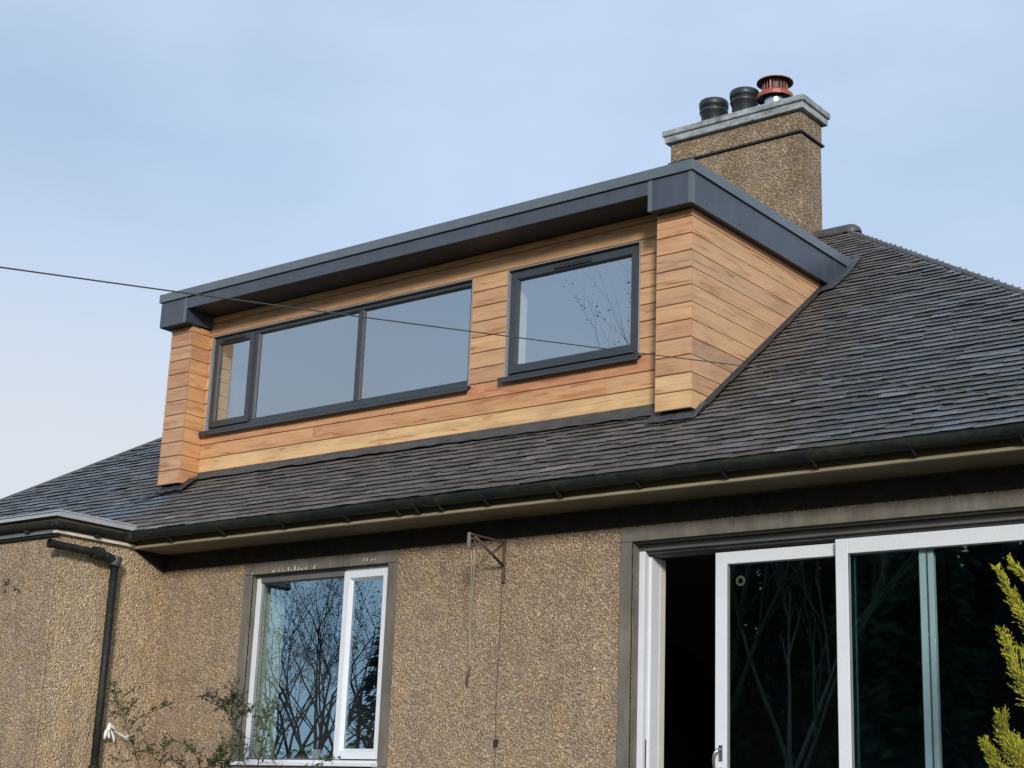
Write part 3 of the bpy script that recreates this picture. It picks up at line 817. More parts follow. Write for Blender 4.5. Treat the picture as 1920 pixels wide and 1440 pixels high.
def slate_frame(a, b, yt):
    h = 0.012 + random.uniform(-0.0015, 0.0025)
    th = random.uniform(0.0095, 0.0125)
    tilt = math.radians(7.6 + random.uniform(-0.7, 1.0)); yawj = math.radians(random.uniform(-0.5, 0.5)); rollj = math.radians(random.uniform(-0.5, 0.5))
    ex = Vector((1, 0, 0)); ey = T_UP; ez = N_UP
    R = Matrix((ex, ey, ez)).transposed()
    R = R @ Matrix.Rotation(-tilt, 3, 'X') @ Matrix.Rotation(yawj, 3, 'Z') @ Matrix.Rotation(rollj, 3, 'Y')
    org = Vector(((a + b) / 2, yt, roof_z(yt))) + N_UP * (h - 0.022 + 0.004)
    org += T_UP * (random.uniform(-0.008, 0.007) - (0.022 if random.random() < 0.02 else 0))
    S = Matrix.Diagonal((b - a, SL, th))
    M4 = (R @ S).to_4x4(); M4.translation = org
    return M4


def slate_tint(a, b, yt, i):
    x = (a + b) / 2
    # rain shelter: dry below and close beside the dormer, wet further off
    dx = max(0, x - 0.05, -W + 0.05 - x)
    shelter = max(0.0, 1 - dx / (1.1 + 0.5 * random.random())) if yt > -0.5 else max(0.0, 1 - dx / 1.3)
    wet = min(1, max(0, 1 - shelter + random.uniform(-0.2, 0.2)))
    base = random.choice([(0.106, 0.118, 0.137), (0.090, 0.102, 0.120), (0.108, 0.105, 0.110), (0.103, 0.102, 0.110), (0.145, 0.156, 0.172), (0.094, 0.108, 0.102)])
    dry = (0.132, 0.118, 0.111)
    k = random.uniform(0.70, 1.24)
    if -6.75 < x < -5.85 and -0.48 < yt < -0.1 and random.random() < 0.75:      # rain-washed patch at the dormer's left foot
        wet = 1.0; base = (0.13, 0.16, 0.20)
    if random.random() < 0.05: k *= 1.5  # glints put into the colour: a few slates made brighter
    c = [(base[q] * wet + dry[q] * (1 - wet)) * k * 0.82 for q in range(3)]
    return (*c, wet)


def slate_area(M4):
    pts = [to_px(M4 @ Vector(q)) for q in ((-0.5, 0, 1), (0.5, 0, 1), (0.5, 0.43, 1), (-0.5, 0.43, 1))]
    cx = sum(p[0] for p in pts) / 4; cy = sum(p[1] for p in pts) / 4
    ar = abs(sum(pts[k][0] * pts[(k + 1) % 4][1] - pts[(k + 1) % 4][0] * pts[k][1] for k in range(4))) / 2
    return ar if (10 < cx < 1910 and 10 < cy < 1430) else 0.0


recs = []
for s in slates:
    M4 = slate_frame(*s[:3]); recs.append((M4, slate_tint(*s), slate_area(M4) if not (s[0] < -W and s[2] < -0.45) else 0))
order = sorted(range(len(recs)), key=lambda k: -recs[k][2])
chosen = set(order[:300])
V, Fc, Cc = [], [], []
for k, (M4, tint, ar) in enumerate(recs):
    me, va, fa = variants[k % len(variants)]
    if k in chosen:
        o = bpy.data.objects.new('slate', me); o.color = tint
        link(o, roof, M4)
    else:
        A_ = np.array(M4); p = va @ A_[:3, :3].T + A_[:3, 3]
        b = len(V); V += p.tolist(); Fc += [tuple(b + q for q in f) for f in fa]; Cc += [tint] * sum(len(f) for f in fa)
me = bpy.data.meshes.new('slates'); me.from_pydata(V, [], Fc); me.update(); me.materials.append(M['slate'])
ca = me.color_attributes.new('tint', 'FLOAT_COLOR', 'CORNER'); ca.data.foreach_set('color', np.array(Cc, dtype=np.float32).ravel())
o = bpy.data.objects.new('slate_courses', me); o.color = (1, 1, 1, 1); o['kind'] = 'stuff'; link(o, roof)

# ridge tiles
x = hip_r(RIDGE_Y) + 0.06
M['ridge'] = plain('ridge_tile', (0.075, 0.075, 0.078), 0.5, 0.0, 0.4, 8, 0.4, 30)
while x > hip_l(RIDGE_Y):
    L = 0.45; m = MB()
    pr = [(RIDGE_Y + 0.105 * math.cos(a), RIDGE_Z - 0.045 + 0.085 * math.sin(a)) for a in np.linspace(-0.25, math.pi + 0.25, 13)]
    pr2 = [(RIDGE_Y + 0.088 * math.cos(a), RIDGE_Z - 0.045 + 0.070 * math.sin(a)) for a in np.linspace(math.pi + 0.25, -0.25, 13)]
    m.prism(pr + pr2, 'x', x - L, x - 0.006); m.build('ridge_tile', M['ridge'], roof, smooth=False)
    x -= L
# rounded end of the ridge
m = MB(); c0 = Vector((hip_r(RIDGE_Y) + 0.055, RIDGE_Y, RIDGE_Z - 0.045)); k0 = len(m.v)
for i in range(6):
    ph = i / 5 * math.pi / 2
    for q in range(13):
        th_ = -0.25 + (math.pi + 0.5) * q / 12
        m.v.append((c0.x + 0.10 * math.sin(ph), c0.y + 0.104 * math.cos(ph) * math.cos(th_), c0.z + 0.084 * math.cos(ph) * math.sin(th_)))
for i in range(5):
    for q in range(12):
        m.f.append((i * 13 + q, i * 13 + q + 1, (i + 1) * 13 + q + 1, (i + 1) * 13 + q))
m.build('ridge_end', M['ridge'], roof, smooth=True)
# lead along the mitred hips
for hip in (hip_r, hip_l):
    m = MB(); m.tube([(hip(EAVE_Y), EAVE_Y, roof_z(EAVE_Y) - 0.027), (hip(RIDGE_Y), RIDGE_Y, RIDGE_Z - 0.027)], 0.032, 8)
    m.build('hip_roll', M['ridge'], roof)

# ------------------------------------------------------------------ dormer
dorm = part('dormer', house, (-W / 2, 0, 0.1)); dorm['label'] = 'wide flat-roofed dormer clad in new cedar boards'
BP = 0.14; GAP = 0.0065


def board(x0, x1, z0, z1, face, y0=0.0, pts=None, color=None, length_axis='x'):
    """one cladding board, 20 mm thick with eased edges; its local X is the direction of the grain"""
    t = 0.02
    z0 += GAP / 2; z1 -= GAP / 2
    m = MB()
    if face == 'front':
        c = Vector(((x0 + x1) / 2, y0 + t / 2, (z0 + z1) / 2)); hx = (x1 - x0) / 2; hz = (z1 - z0) / 2
        e = 0.004
        prof = [(-t / 2 + e, -hz), (t / 2, -hz), (t / 2, hz), (-t / 2 + e, hz), (-t / 2, hz - e), (-t / 2, -hz + e)]
        m.prism([(p[0], p[1]) for p in prof], 'x', -hx, hx)
        world = Matrix.Translation(c)
    else:
        # side face: board runs along world Y, pts = [(y, z), ...] outline on the face, x0 = outer plane, x1 = -1 or +1 outward
        c = Vector((x0, sum(p[0] for p in pts) / len(pts), sum(p[1] for p in pts) / len(pts)))
        # local x = world y ; local z = world z ; local y = -world x * outward
        R = Matrix((Vector((0, 1, 0)), Vector((-1, 0, 0)), Vector((0, 0, 1)))).transposed().to_4x4()
        loc = [(p[0] - c.y, p[1] - c.z) for p in pts]
        m.prism(loc, 'y', 0.0, t)
        world = Matrix.Translation(c) @ R
    me = m.mesh('cladding_board'); me.materials.append(M['cedar'])
    o = bpy.data.objects.new('cladding_board', me); o.color = color
    link(o, dorm, world)
    return o


def tone(*rgb, k=0.98):
    rgb = [0.6 * c + 0.4 * q for c, q in zip(rgb, (201, 154, 108))]
    l = lin(*rgb); j = random.uniform(0.94, 1.06)
    return (l[0] * k * j * 0.98, l[1] * k * j * 1.055, l[2] * k * j * 1.17, 1)


pinks = [(186, 140, 112), (178, 138, 112), (190, 146, 116), (182, 134, 104), (176, 128, 100)]
tans = [(204, 160, 116), (196, 152, 112), (188, 146, 110), (208, 166, 120), (182, 140, 108)]
orang = [(208, 146, 96), (214, 152, 98), (200, 138, 92), (206, 142, 88)]
ZT = ZFB + 0.004
# dark backing boxes
m = MB(); m.prism([(0.045, -0.02), (0.045, ZFB), (Y0 + COT * ZFB, ZFB), (Y0 + COT * -0.02, -0.02)], 'x', -0.10, -0.0205); m.build('cheek_core', M['black_board'], dorm)
m = MB(); m.prism([(0.045, -0.02), (0.045, ZFB), (Y0 + COT * ZFB, ZFB), (Y0 + COT * -0.02, -0.02)], 'x', -W + 0.021, -W + 0.10); m.build('cheek_core', M['black_board'], dorm)
m = MB(); m.box(-CR + 0.022, -0.101, 0.022, RC + 0.02, 0.01, ZFB); m.build('column_core', M['black_board'], dorm)
m = MB(); m.box(-W + 0.101, -W + CL - 0.022, 0.022, RC + 0.02, 0.01, ZFB); m.build('column_core', M['black_board'], dorm)
rows_z = [BP * k for k in range(0, 12)] + [ZT]
cheek_cols = [(204, 164, 118), (190, 148, 116), (186, 146, 114), (160, 128, 106), (206, 164, 122), (202, 160, 120), (192, 152, 118), (200, 158, 120), (188, 152, 122), (196, 154, 116), (202, 160, 116), (180, 126, 92)]
colr = [(212, 172, 122), (210, 172, 126), (186, 140, 104), (186, 142, 106), (182, 134, 100), (194, 148, 108), (188, 146, 110), (184, 146, 112), (176, 142, 112), (202, 150, 112), (208, 152, 112), (196, 146, 100)]
for k in range(len(rows_z) - 1):
    a, b = rows_z[k], rows_z[k + 1]
    ga, gb = a + GAP / 2, b - GAP / 2
    # right cheek, cut to the roof slope
    cut = 0.035
    board(0.0, 1, a, b, 'side', pts=[(0.0205, ga), (Y0 + COT * ga + cut * 0 - 0.0, ga), (Y0 + COT * gb, gb), (0.0205, gb)] if k else [(0.0205, ga), (Y0 - 0.02, ga), (Y0 + COT * gb, gb), (0.0205, gb)], color=tone(*cheek_cols[k]))
    board(-CR, 0.0, a, b, 'front', 0.0, color=tone(*colr[k]))
    board(-W, -W + CL, a, b, 'front', 0.0, color=tone(*random.choice(pinks)))
    # inner return of the left column, facing right
    board(-W + CL, 1, a, b, 'side', pts=[(0.0205, ga), (RC, ga if k else gb - 0.02), (RC, gb), (0.0205, gb)] if k else [(0.0205, ga), (0.10, ga + 0.02), (RC, gb - 0.02), (RC, gb), (0.0205, gb)], color=tone(*random.choice(orang)))
    # left cheek and inner return of the right column (turned away from the photograph)
    board(-W + 0.02, 1, a, b, 'side', pts=[(0.0205, ga), (Y0 + COT * max(ga, 0.02), ga), (Y0 + COT * gb, gb), (0.0205, gb)], color=tone(*random.choice(pinks)))
    board(-CR + 0.02, 1, a, b, 'side', pts=[(0.0205, ga), (RC, ga), (RC, gb), (0.0205, gb)], color=tone(*random.choice(tans)))

# window wall
W1 = (-5.754, -2.385, 0.540, 1.530); W2 = (-1.990, -0.636, 0.556, 1.528)
XL0, XR0 = -W + CL + 0.001, -CR - 0.001
rz = [BP * k for k in range(1, 13)] + [ZMB + 0.003]
recess_cols = {1: (224, 186, 132), 2: (196, 142, 98), 3: (196, 140, 98)}


def split(a, b, joints):
    e = [a] + [j for j in joints if a + 0.15 < j < b - 0.15] + [b]
    return list(zip(e, e[1:]))


joints = {1: [-2.35], 2: [-4.25, -0.95], 3: [-2.2], 11: [-3.1], 12: [-4.0]}
for k in range(len(rz) - 1):
    a, b = rz[k], rz[k + 1]; row = k + 1
    cuts = [(XL0, XR0, a, b)]
    for o_ in (W1, W2):
        new = []
        for (p, q, c, d) in cuts:
            if o_[3] + 0.006 <= c or o_[2] - 0.006 >= d:
                new.append((p, q, c, d)); continue
            if p < o_[0]: new.append((p, min(q, o_[0] - 0.004), c, d))
            if q > o_[1]: new.append((max(p, o_[1] + 0.004), q, c, d))
            l_, r_ = max(p, o_[0] - 0.004), min(q, o_[1] + 0.004)
            if r_ - l_ > 0.01 and p <= o_[0] and q >= o_[1] or (r_ - l_ > 0.2):
                if c < o_[2] - 0.02 < d: new.append((l_, r_, c, o_[2] - 0.004))
                if c < o_[3] + 0.02 < d: new.append((l_, r_, o_[3] + 0.004, d))
        cuts = new
    for (p, q, c, d) in cuts:
        for (p2, q2) in split(p, q, joints.get(row, [])):
            if q2 - p2 < 0.02 or d - c < 0.02: continue
            col = recess_cols.get(row) or random.choice(tans if p2 > -3 else tans + orang)
            if row == 2 and p2 > -4: col = (200, 150, 108)
            if row == 3 and p2 > -2.4: col = (188, 124, 90)
            board(p2 + 0.001, q2 - 0.001, c, d, 'front', RC, color=tone(*col))
m = MB(); opening_wall(m, RC + 0.0205, -W + CL, -CR, 0.12, ZMB, [W1, W2], 0.09); m.build('sheathing', M['black_board'], dorm)

# upstand under the boards, aprons and soakers of lead
m = MB(); m.prism([(RC + 0.02, 0.14), (RC + 0.06, 0.14), (RC + 0.06, 0.0), (RC + 0.02, 0.0)], 'x', -W + CL - 0.02, -CR + 0.02)
m.box(-CR + 0.12, -0.022, 0.06, 0.12, -0.08, 0.012); m.box(-W + 0.03, -W + CL - 0.06, 0.05, 0.12, -0.08, 0.012)
m.build('upstand', M['black_board'], dorm)


def on_roof(x, y, h):
    return Vector((x, y, roof_z(y))) + N_UP * h


def apron(name, x0, x1, ytop, ylow, h, mat, n=40, ragged=0.02):
    m = MB(); top, low, mid = [], [], []
    for i in range(n + 1):
        x = x0 + (x1 - x0) * i / n
        yl = ylow(x) if callable(ylow) else ylow
        yl += random.uniform(-ragged, ragged)
        top.append(on_roof(x, ytop, h + 0.012)); mid.append(on_roof(x, (ytop + yl) / 2, h + random.uniform(-0.004, 0.006))); low.append(on_roof(x, yl, h - 0.004 + random.uniform(-0.003, 0.004)))
    b = [p - N_UP * 0.006 for p in low]
    for i in range(n):
        m.quad(low[i], low[i + 1], mid[i + 1], mid[i]); m.quad(mid[i], mid[i + 1], top[i + 1], top[i]); m.quad(b[i], b[i + 1], low[i + 1], low[i])
    return m.build(name, mat, dorm, smooth=False)


apron('apron_flashing', -W + CL + 0.02, -CR - 0.02, RC + 0.05, lambda x: 0.165 - 0.045 * max(0, min(1, (x + 3.5) / 3)), 0.026, M['lead'], 60, 0.012)
apron('apron_flashing', -CR - 0.08, 0.06, 0.16, -0.02, 0.027, M['lead'], 10, 0.012)
apron('apron_flashing', -W - 0.02, -W + CL + 0.12, 0.16, -0.03, 0.034, M['lead_dark'], 10)
# soaker strip beside the right cheek and its dark edge trim
m = MB(); n = 24; ya, yb_ = 0.03, 2.75
for i in range(n):
    a, b = ya + (yb_ - ya) * i / n, ya + (yb_ - ya) * (i + 1) / n
    wv = 0.066 + 0.008 * math.sin(i * 1.7)
    m.quad(on_roof(0.0, a, 0.030), on_roof(wv, a, 0.022), on_roof(wv, b, 0.022), on_roof(0.0, b, 0.030))
m.build('soaker_strip', M['lead_dark'], dorm)
m = MB(); m.prism([(Y0 - 0.01, -0.03), (Y0 + COT * 1.60 - 0.03, 1.60), (Y0 + COT * 1.60 + 0.06, 1.60), (Y0 + 0.08, -0.03)], 'x', 0.0012, 0.014)
m.build('cheek_trim', M['soffit_dark'], dorm)
m = MB(); a_, b_ = 2.02, 2.62
pts = [on_roof(0.05, a_, 0.024), on_roof(0.17, a_ + 0.05, 0.024), on_roof(0.19, a_ + 0.30, 0.025), on_roof(0.13, b_ + 0.10, 0.024), on_roof(0.05, b_ + 0.12, 0.024)]
m.quad(*pts); m.build('lead_patch', M['lead'], dorm)
m = MB(); pts = [on_roof(-W - 0.30, -0.22, 0.03), on_roof(-W + 0.02, -0.10, 0.032), on_roof(-W + 0.05, -0.02, 0.034), on_roof(-W - 0.1, -0.08, 0.03)]
m.quad(*pts); m.build('lead_patch', M['lead_dark'], dorm)

# dormer roof: deck, fascia panels, soffits, edge trim
dr = part('dormer_roof', house, (-W / 2, 0, ZCT)); dr['label'] = 'flat dormer roof edged with anthracite fascia panels'
XF0, XF1 = -W - FS, FS
ym = -FE
yend = Y0 + COT * ZFB + 0.02
XS0, XS1 = -5.781, -0.335            # where the fascia steps up between the columns
m = MB(); m.box(XF0 + 0.02, XF1 - 0.02, -FE + 0.02, Y0 + COT * ZCT + 0.25, ZCB - 0.05, ZCT - 0.012); m.build('deck', M['anthracite'], dr)
yt1 = Y0 + COT * ZCT + 0.11
for xa, xb in ((XF0 - 0.018, -4.32), (-4.317, -2.02), (-2.017, XF1 + 0.018)):
    m = MB(); m.box(xa, xb, -FE - 0.018, -FE + 0.004, ZCB, ZCT); m.build('edge_trim', M['trim'], dr, 0.003)
for xa, xb in ((XF1 - 0.004, XF1 + 0.018), (XF0 - 0.018, XF0 + 0.004)):
    for ya_, yb2 in ((-FE + 0.0045, 1.62), (1.623, yt1)):
        m = MB(); m.box(xa, xb, ya_, yb2, ZCB, ZCT); m.build('edge_trim', M['trim'], dr, 0.003)
m = MB(); m.box(XF0 + 0.004, XS0 - 0.0, -FE, -FE + 0.014, ZFB, ZCB - 0.006); m.build('fascia_panel', M['anthracite'], dr, 0.003)
m = MB(); m.box(XS1 + 0.04, XF1 - 0.004, -FE, -FE + 0.014, ZFB, ZCB - 0.006); m.build('fascia_panel', M['anthracite'], dr, 0.003)
for xa, xb in ((XS0 + 0.001, -2.9), (-2.898, XS1 - 0.001)):
    m = MB(); m.box(xa, xb, -FE + 0.001, -FE + 0.014, ZMB, ZCB - 0.006); m.build('fascia_panel', M['anthracite'], dr, 0.003)
m = MB(); m.box(XS1, XS1 + 0.039, -FE - 0.003, -FE + 0.016, ZFB - 0.002, ZCB - 0.004); m.build('joint_trim', M['trim'], dr, 0.002)
m = MB(); m.box(XS0 - 0.038, XS0 - 0.002, -FE - 0.003, -FE - 0.0005, ZFB + 0.002, ZCB - 0.004); m.build('joint_trim', M['trim'], dr)
m = MB(); m.box(XF1 - 0.003, XF1 + 0.002, -FE - 0.003, -FE + 0.045, ZFB - 0.001, ZCB - 0.004); m.box(XF1 - 0.03, XF1 - 0.003, -FE - 0.003, -FE - 0.0005, ZFB - 0.001, ZCB - 0.004)
m.build('corner_trim', M['trim'], dr)
for xa, xb in ((XF1 - 0.014, XF1), (XF0, XF0 + 0.014)):
    m = MB(); ye_ = Y0 + COT * ZFB + 0.10
    m.prism([(-FE + 0.016, ZFB), (ye_, ZFB), (Y0 + COT * ZCB + 0.10, ZCB - 0.006), (-FE + 0.016, ZCB - 0.006)], 'x', xa, xb); m.build('side_fascia', M['anthracite'], dr, 0.002)
    s = 1 if xa > -1 else -1
for yy in (0.10, 0.62, 1.10, 1.62):
    m = MB(); m.lathe([(0.0, 0.003), (0.006, 0.003), (0.008, 0.0)], (0, 0, 0), 8)
    m.v = [(XF1 + z, yy + a, ZFB + 0.05 + b) for a, b, z in m.v]; m.build('fixing_screw', M['soffit_dark'], dr)
# soffits
for q in ((XF0 + 0.015, XS0, -FE + 0.016, 0.08), (XS1, XF1 - 0.015, -FE + 0.016, 0.08), (0.0, XF1 - 0.015, 0.081, Y0 + COT * ZFB), (XF0 + 0.015, -W, 0.081, Y0 + COT * ZFB)):
    m = MB(); m.box(*q, ZFB + 0.004, ZFB + 0.012); m.build('soffit', M['soffit_dark'], dr)
m = MB(); m.box(XS0 + 0.001, XS1 - 0.001, -FE + 0.016, RC + 0.1, ZMB + 0.004, ZMB + 0.012); m.build('soffit', M['soffit_dark'], dr)
for xa, xb in ((XS0 - 0.012, XS0 - 0.001), (XS1 + 0.003, XS1 + 0.014)):
    m = MB(); m.box(xa, xb, -FE + 0.017, RC + 0.1, ZFB + 0.0135, ZMB + 0.0); m.build('box_side', M['anthracite'], dr)


# dormer windows
def dormer_window(o, label):
    d = part('dormer_window', house, ((o[0] + o[1]) / 2, RC, o[2])); d['label'] = label
    x0, x1, z0, z1 = o; fy = RC + 0.030
    # metal liner of the opening
    m = MB(); m.box(x0 - 0.004, x0 + 0.004, RC - 0.008, fy + 0.05, z0, z1 + 0.004); m.box(x1 - 0.004, x1 + 0.004, RC - 0.008, fy + 0.05, z0, z1 + 0.004)
    m.box(x0 + 0.005, x1 - 0.005, RC - 0.008, fy + 0.05, z1 - 0.004, z1 + 0.004); m.build('opening_liner', M['liner'], d)
    m = ring(MB(), x0 + 0.005, x1 - 0.005, z0 + 0.02, z1 - 0.005, fy, fy + 0.06, (0.040, 0.040, 0.05, 0.040)); m.build('frame', M['frame_grey'], d, 0.004)
    m = MB(); m.box(x0 - 0.035, x1 + 0.03, RC - 0.055, fy + 0.001, z0 - 0.012, z0 + 0.006); m.box(x0 - 0.035, x1 + 0.03, RC - 0.055, RC - 0.048, z0 - 0.040, z0 - 0.012)
    m.build('sill', M['frame_grey'], d, 0.002)
    return d, fy


def light(d, x0, x1, z0, z1, y):
    """fixed pane with its splayed bead"""
    m = bevel_ring(MB(), x0, x1, z0, z1, y, y + 0.022, 0.016); m.build('glazing_bead', M['frame_grey'], d)
    m = MB(); m.box(x0 + 0.001, x1 - 0.001, y + 0.024, y + 0.042, z0 + 0.001, z1 - 0.001); m.build('pane', M['glass_dormer'], d)


def casement(d, x0, x1, z0, z1, y, st=0.058):
    m = ring(MB(), x0, x1, z0, z1, y - 0.020, y + 0.002, st); s = m.build('sash', M['frame_grey'], d, 0.004)
    m = bevel_ring(MB(), x0 + st, x1 - st, z0 + st, z1 - st, y - 0.018, y + 0.006, 0.016); m.build('glazing_bead', M['frame_grey'], s)
    m = MB(); m.box(x0 + st + 0.001, x1 - st - 0.001, y + 0.008, y + 0.026, z0 + st + 0.001, z1 - st - 0.001); m.build('pane', M['glass_dormer'], s)
    c = (x0 + x1) / 2; hw = min(0.19, (x1 - x0) * 0.27)
    m = MB(); m.box(c - hw, c + hw, y - 0.034, y - 0.0205, z1 - st * 0.80, z1 - st * 0.32); m.build('trickle_vent', M['soffit_dark'], s, 0.004)


d1, fy = dormer_window(W1, 'long dormer window in three lights, a narrow casement at its left')
for xm in (-5.152, -3.755):
    m = MB(); m.box(xm - 0.028, xm + 0.028, fy + 0.001, fy + 0.059, W1[2] + 0.071, W1[3] - 0.046); m.build('mullion', M['frame_grey'], d1, 0.004)
casement(d1, W1[0] + 0.022, -5.168, W1[2] + 0.050, W1[3] - 0.024, fy)
light(d1, -5.123, -3.784, W1[2] + 0.071, W1[3] - 0.046, fy + 0.002)
light(d1, -3.726, W1[1] - 0.046, W1[2] + 0.071, W1[3] - 0.046, fy + 0.002)
d2, fy = dormer_window(W2, 'single dormer window beside the right-hand corner column')
casement(d2, W2[0] + 0.024, W2[1] - 0.024, W2[2] + 0.045, W2[3] - 0.024, fy, 0.066)

# loft room behind
m = MB(); x0_, x1_, y0_, y1_, z0_, z1_ = -W + 0.25, -0.25, RC + 0.125, 2.9, 0.0, 1.76
m.quad((x0_, y1_, z0_), (x1_, y1_, z0_), (x1_, y1_, z1_), (x0_, y1_, z1_)); m.quad((x0_, y0_, z0_), (x0_, y1_, z0_), (x0_, y1_, z1_), (x0_, y0_, z1_))
m.quad((x1_, y0_, z0_), (x1_, y0_, z1_), (x1_, y1_, z1_), (x1_, y1_, z0_)); m.quad((x0_, y0_, z1_), (x0_, y1_, z1_), (x1_, y1_, z1_), (x1_, y0_, z1_))
m.quad((x0_, y0_, z0_), (x1_, y0_, z0_), (x1_, y1_, z0_), (x0_, y1_, z0_))
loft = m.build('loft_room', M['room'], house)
for o_ in (W1, W2):
    m = MB(); m.box(o_[0] + 0.006, o_[0] + 0.03, RC + 0.095, RC + 0.235, o_[2] + 0.02, o_[3] - 0.02); m.build('inner_reveal', M['plaster'], loft)
    m = MB(); m.box(o_[1] - 0.03, o_[1] - 0.006, RC + 0.095, RC + 0.235, o_[2] + 0.02, o_[3] - 0.02); m.build('inner_reveal', M['plaster'], loft)

# ------------------------------------------------------------------ chimney
ch = part('chimney', house, (-1.55, 3.53, 2.5)); ch['label'] = 'pebbledashed chimney stack with stone cap and three pots'
CX0, CX1, CY0, CY1 = -2.311, -0.78, 3.30, 3.745
m = MB(); m.box(CX0, CX1, CY0, CY1, 2.1, 3.690); m.build('stack', M['dash_stack'], ch, 0.02)
m = MB(); m.box(CX0 - 0.004, CX1 + 0.004, CY0 - 0.004, CY1 + 0.004, 3.712, 3.930); m.build('stack_head', M['dash_stack'], ch, 0.015)
m = MB(); m.box(CX0 - 0.024, CX1 + 0.024, CY0 - 0.024, CY1 + 0.024, 3.690, 3.712); m.build('drip_course', M['lead_dark'], ch, 0.006)
m = MB(); m.box(CX0 - 0.050, CX1 + 0.050, CY0 - 0.050, CY1 + 0.050, 3.930, 4.003); m.build('cap_slab', M['cap'], ch, 0.008)
m = MB()
a, b, c_, d_ = CX0 - 0.072, CX1 + 0.072, CY0 - 0.072, CY1 + 0.072
m.box(a, b, c_, d_, 4.003, 4.072); m.build('cap_slab', M['cap'], ch, 0.014)
m = MB(); m.box(a + 0.15, b - 0.15, c_ + 0.13, d_ - 0.13, 4.072, 4.10); m.build('mortar_bed', M['cap'], ch, 0.02)
for px0, top in ((-1.925, 4.402), (-1.552, 4.420)):
    m = MB(); R = 0.157
    zc = top - 4.09
    prof = [(0.132, 0.0), (0.134, zc - 0.150), (0.146, zc - 0.140), (0.153, zc - 0.118), (0.148, zc - 0.100), (0.135, zc - 0.095), (0.136, zc - 0.086), (0.155, zc - 0.074), (R, zc - 0.050), (R, zc - 0.016), (0.148, zc), (0.118, zc), (0.108, zc - 0.02), (0.105, zc - 0.2)]
    m.lathe(prof, (px0, 3.53, 4.09), 30); m.build('chimney_pot', M['pot_black'], ch, smooth=True)
cw = (-1.193, 3.53, 4.09)
cowl = part('cowl', ch, cw)
m = MB(); m.lathe([(0.125, 0.0), (0.125, 0.16)], cw, 28); m.build('flue_collar', M['steel'], cowl, smooth=True)
m = MB(); m.lathe([(0.183, 0.150), (0.187, 0.152), (0.187, 0.192), (0.176, 0.204), (0.150, 0.222), (0.128, 0.226)], cw, 32); m.build('cowl_skirt', M['red_metal'], cowl, smooth=False)
m = MB(); m.lathe([(0.182, 0.151), (0.175, 0.172), (0.126, 0.176)], cw, 32); m.build('skirt_underside_shade', M['pot_black'], cowl)  # shade beneath the skirt put in as black colour
m = MB(); m.lathe([(0.112, 0.205), (0.112, 0.35)], cw, 24); m.build('flue_throat', M['pot_black'], cowl)
for k in range(22):
    a = 2 * math.pi * k / 22; q = Vector((cw[0] + 0.130 * math.cos(a), cw[1] + 0.130 * math.sin(a), cw[2] + 0.215)); r_ = 0.012 if k % 7 == 3 else 0.004
    m = MB(); m.tube([q, q + Vector((0, 0, 0.13))], r_, 5); m.build('cage_bar', M['red_metal'], cowl)
m = MB(); m.lathe([(0.178, 0.338), (0.090, 0.352), (0.0, 0.354)], cw, 32); m.build('cap_underside_shade', M['pot_black'], cowl)  # the red cap's shaded underside, coloured black
m = MB(); m.lathe([(0.0, 0.385), (0.07, 0.381), (0.14, 0.366), (0.188, 0.344), (0.190, 0.335), (0.179, 0.337)], cw, 32); m.build('cowl_cap', M['red_metal'], cowl, smooth=True)

# ------------------------------------------------------------------ things fixed to or standing by the house
# clothes-line bracket
xb = -1.565
bk = empty('pulley_bracket', (xb, WALL_Y, -1.1), 'rusty iron clothes line bracket fixed high on the wall under the eaves', 'bracket')
m = MB(); m.box(xb - 0.014, xb + 0.014, WALL_Y - 0.020, WALL_Y - 0.006, -1.255, -0.925); m.build('wall_strap', M['rust'], bk, 0.002)
m = MB(); m.box(xb - 0.011, xb + 0.011, -0.640, WALL_Y - 0.021, -0.944, -0.932); m.build('arm', M['rust'], bk, 0.002)
m = MB(); m.tube([(xb, -0.585, -0.946), (xb, -0.215, -1.125)], 0.011, 8); m.build('brace', M['rust'], bk, smooth=True)
m = MB(); m.box(xb - 0.013, xb + 0.013, -0.654, -0.6405, -1.045, -0.928); m.box(xb - 0.012, xb + 0.012, -0.6400, -0.575, -1.047, -1.037)
m.build('pulley_housing', plain('grey_galvanised_iron', (0.17, 0.155, 0.14), 0.6, 0.0, 0.4, 30), bk, 0.002)
m = MB(); pl_ = [(xb, -0.606 + 0.032 * math.cos(a), -1.0 + 0.032 * math.sin(a)) for a in np.linspace(0, 2 * math.pi, 13)]
m.tube(pl_, 0.009, 6, False); m.build('pulley_wheel', M['rust'], bk, smooth=True)
# rope hanging from the pulley
m = MB(); zt2 = -1.0
a_ = at_x(885, 1035, xb); pts = []
for k in range(13):
    t = k / 12; P_ = at_y(884 - 6 * t + 1.0 * math.sin(t * 9), 1033 + 228 * t, -0.60 + 0.36 * t); pts.append(P_)
m.tube(pts, 0.0036, 6)
pts2 = [p + Vector((0.017 * (1 - k / 12), 0.01, 0.0)) for k, p in enumerate(pts)]
m.tube([Vector((xb, -0.575, -1.0))] + pts2, 0.0036, 6); m.tube([Vector((xb, -0.638, -1.0)), pts[0]], 0.0036, 6)
e_ = pts[-1]
rp = m.build('hanging_rope', M['rope'], smooth=True); tag(rp, 'thin pale doubled rope hanging down the wall from the iron bracket', 'rope')
m = MB(); m.tube([e_ + Vector((0, 0, 0.02)), e_, e_ + Vector((-0.01, -0.005, -0.05)), e_ + Vector((0.0, 0.0, -0.11))], [0.006, 0.012, 0.011, 0.003], 7); m.build('knot', M['rope_dark'], rp, smooth=True)
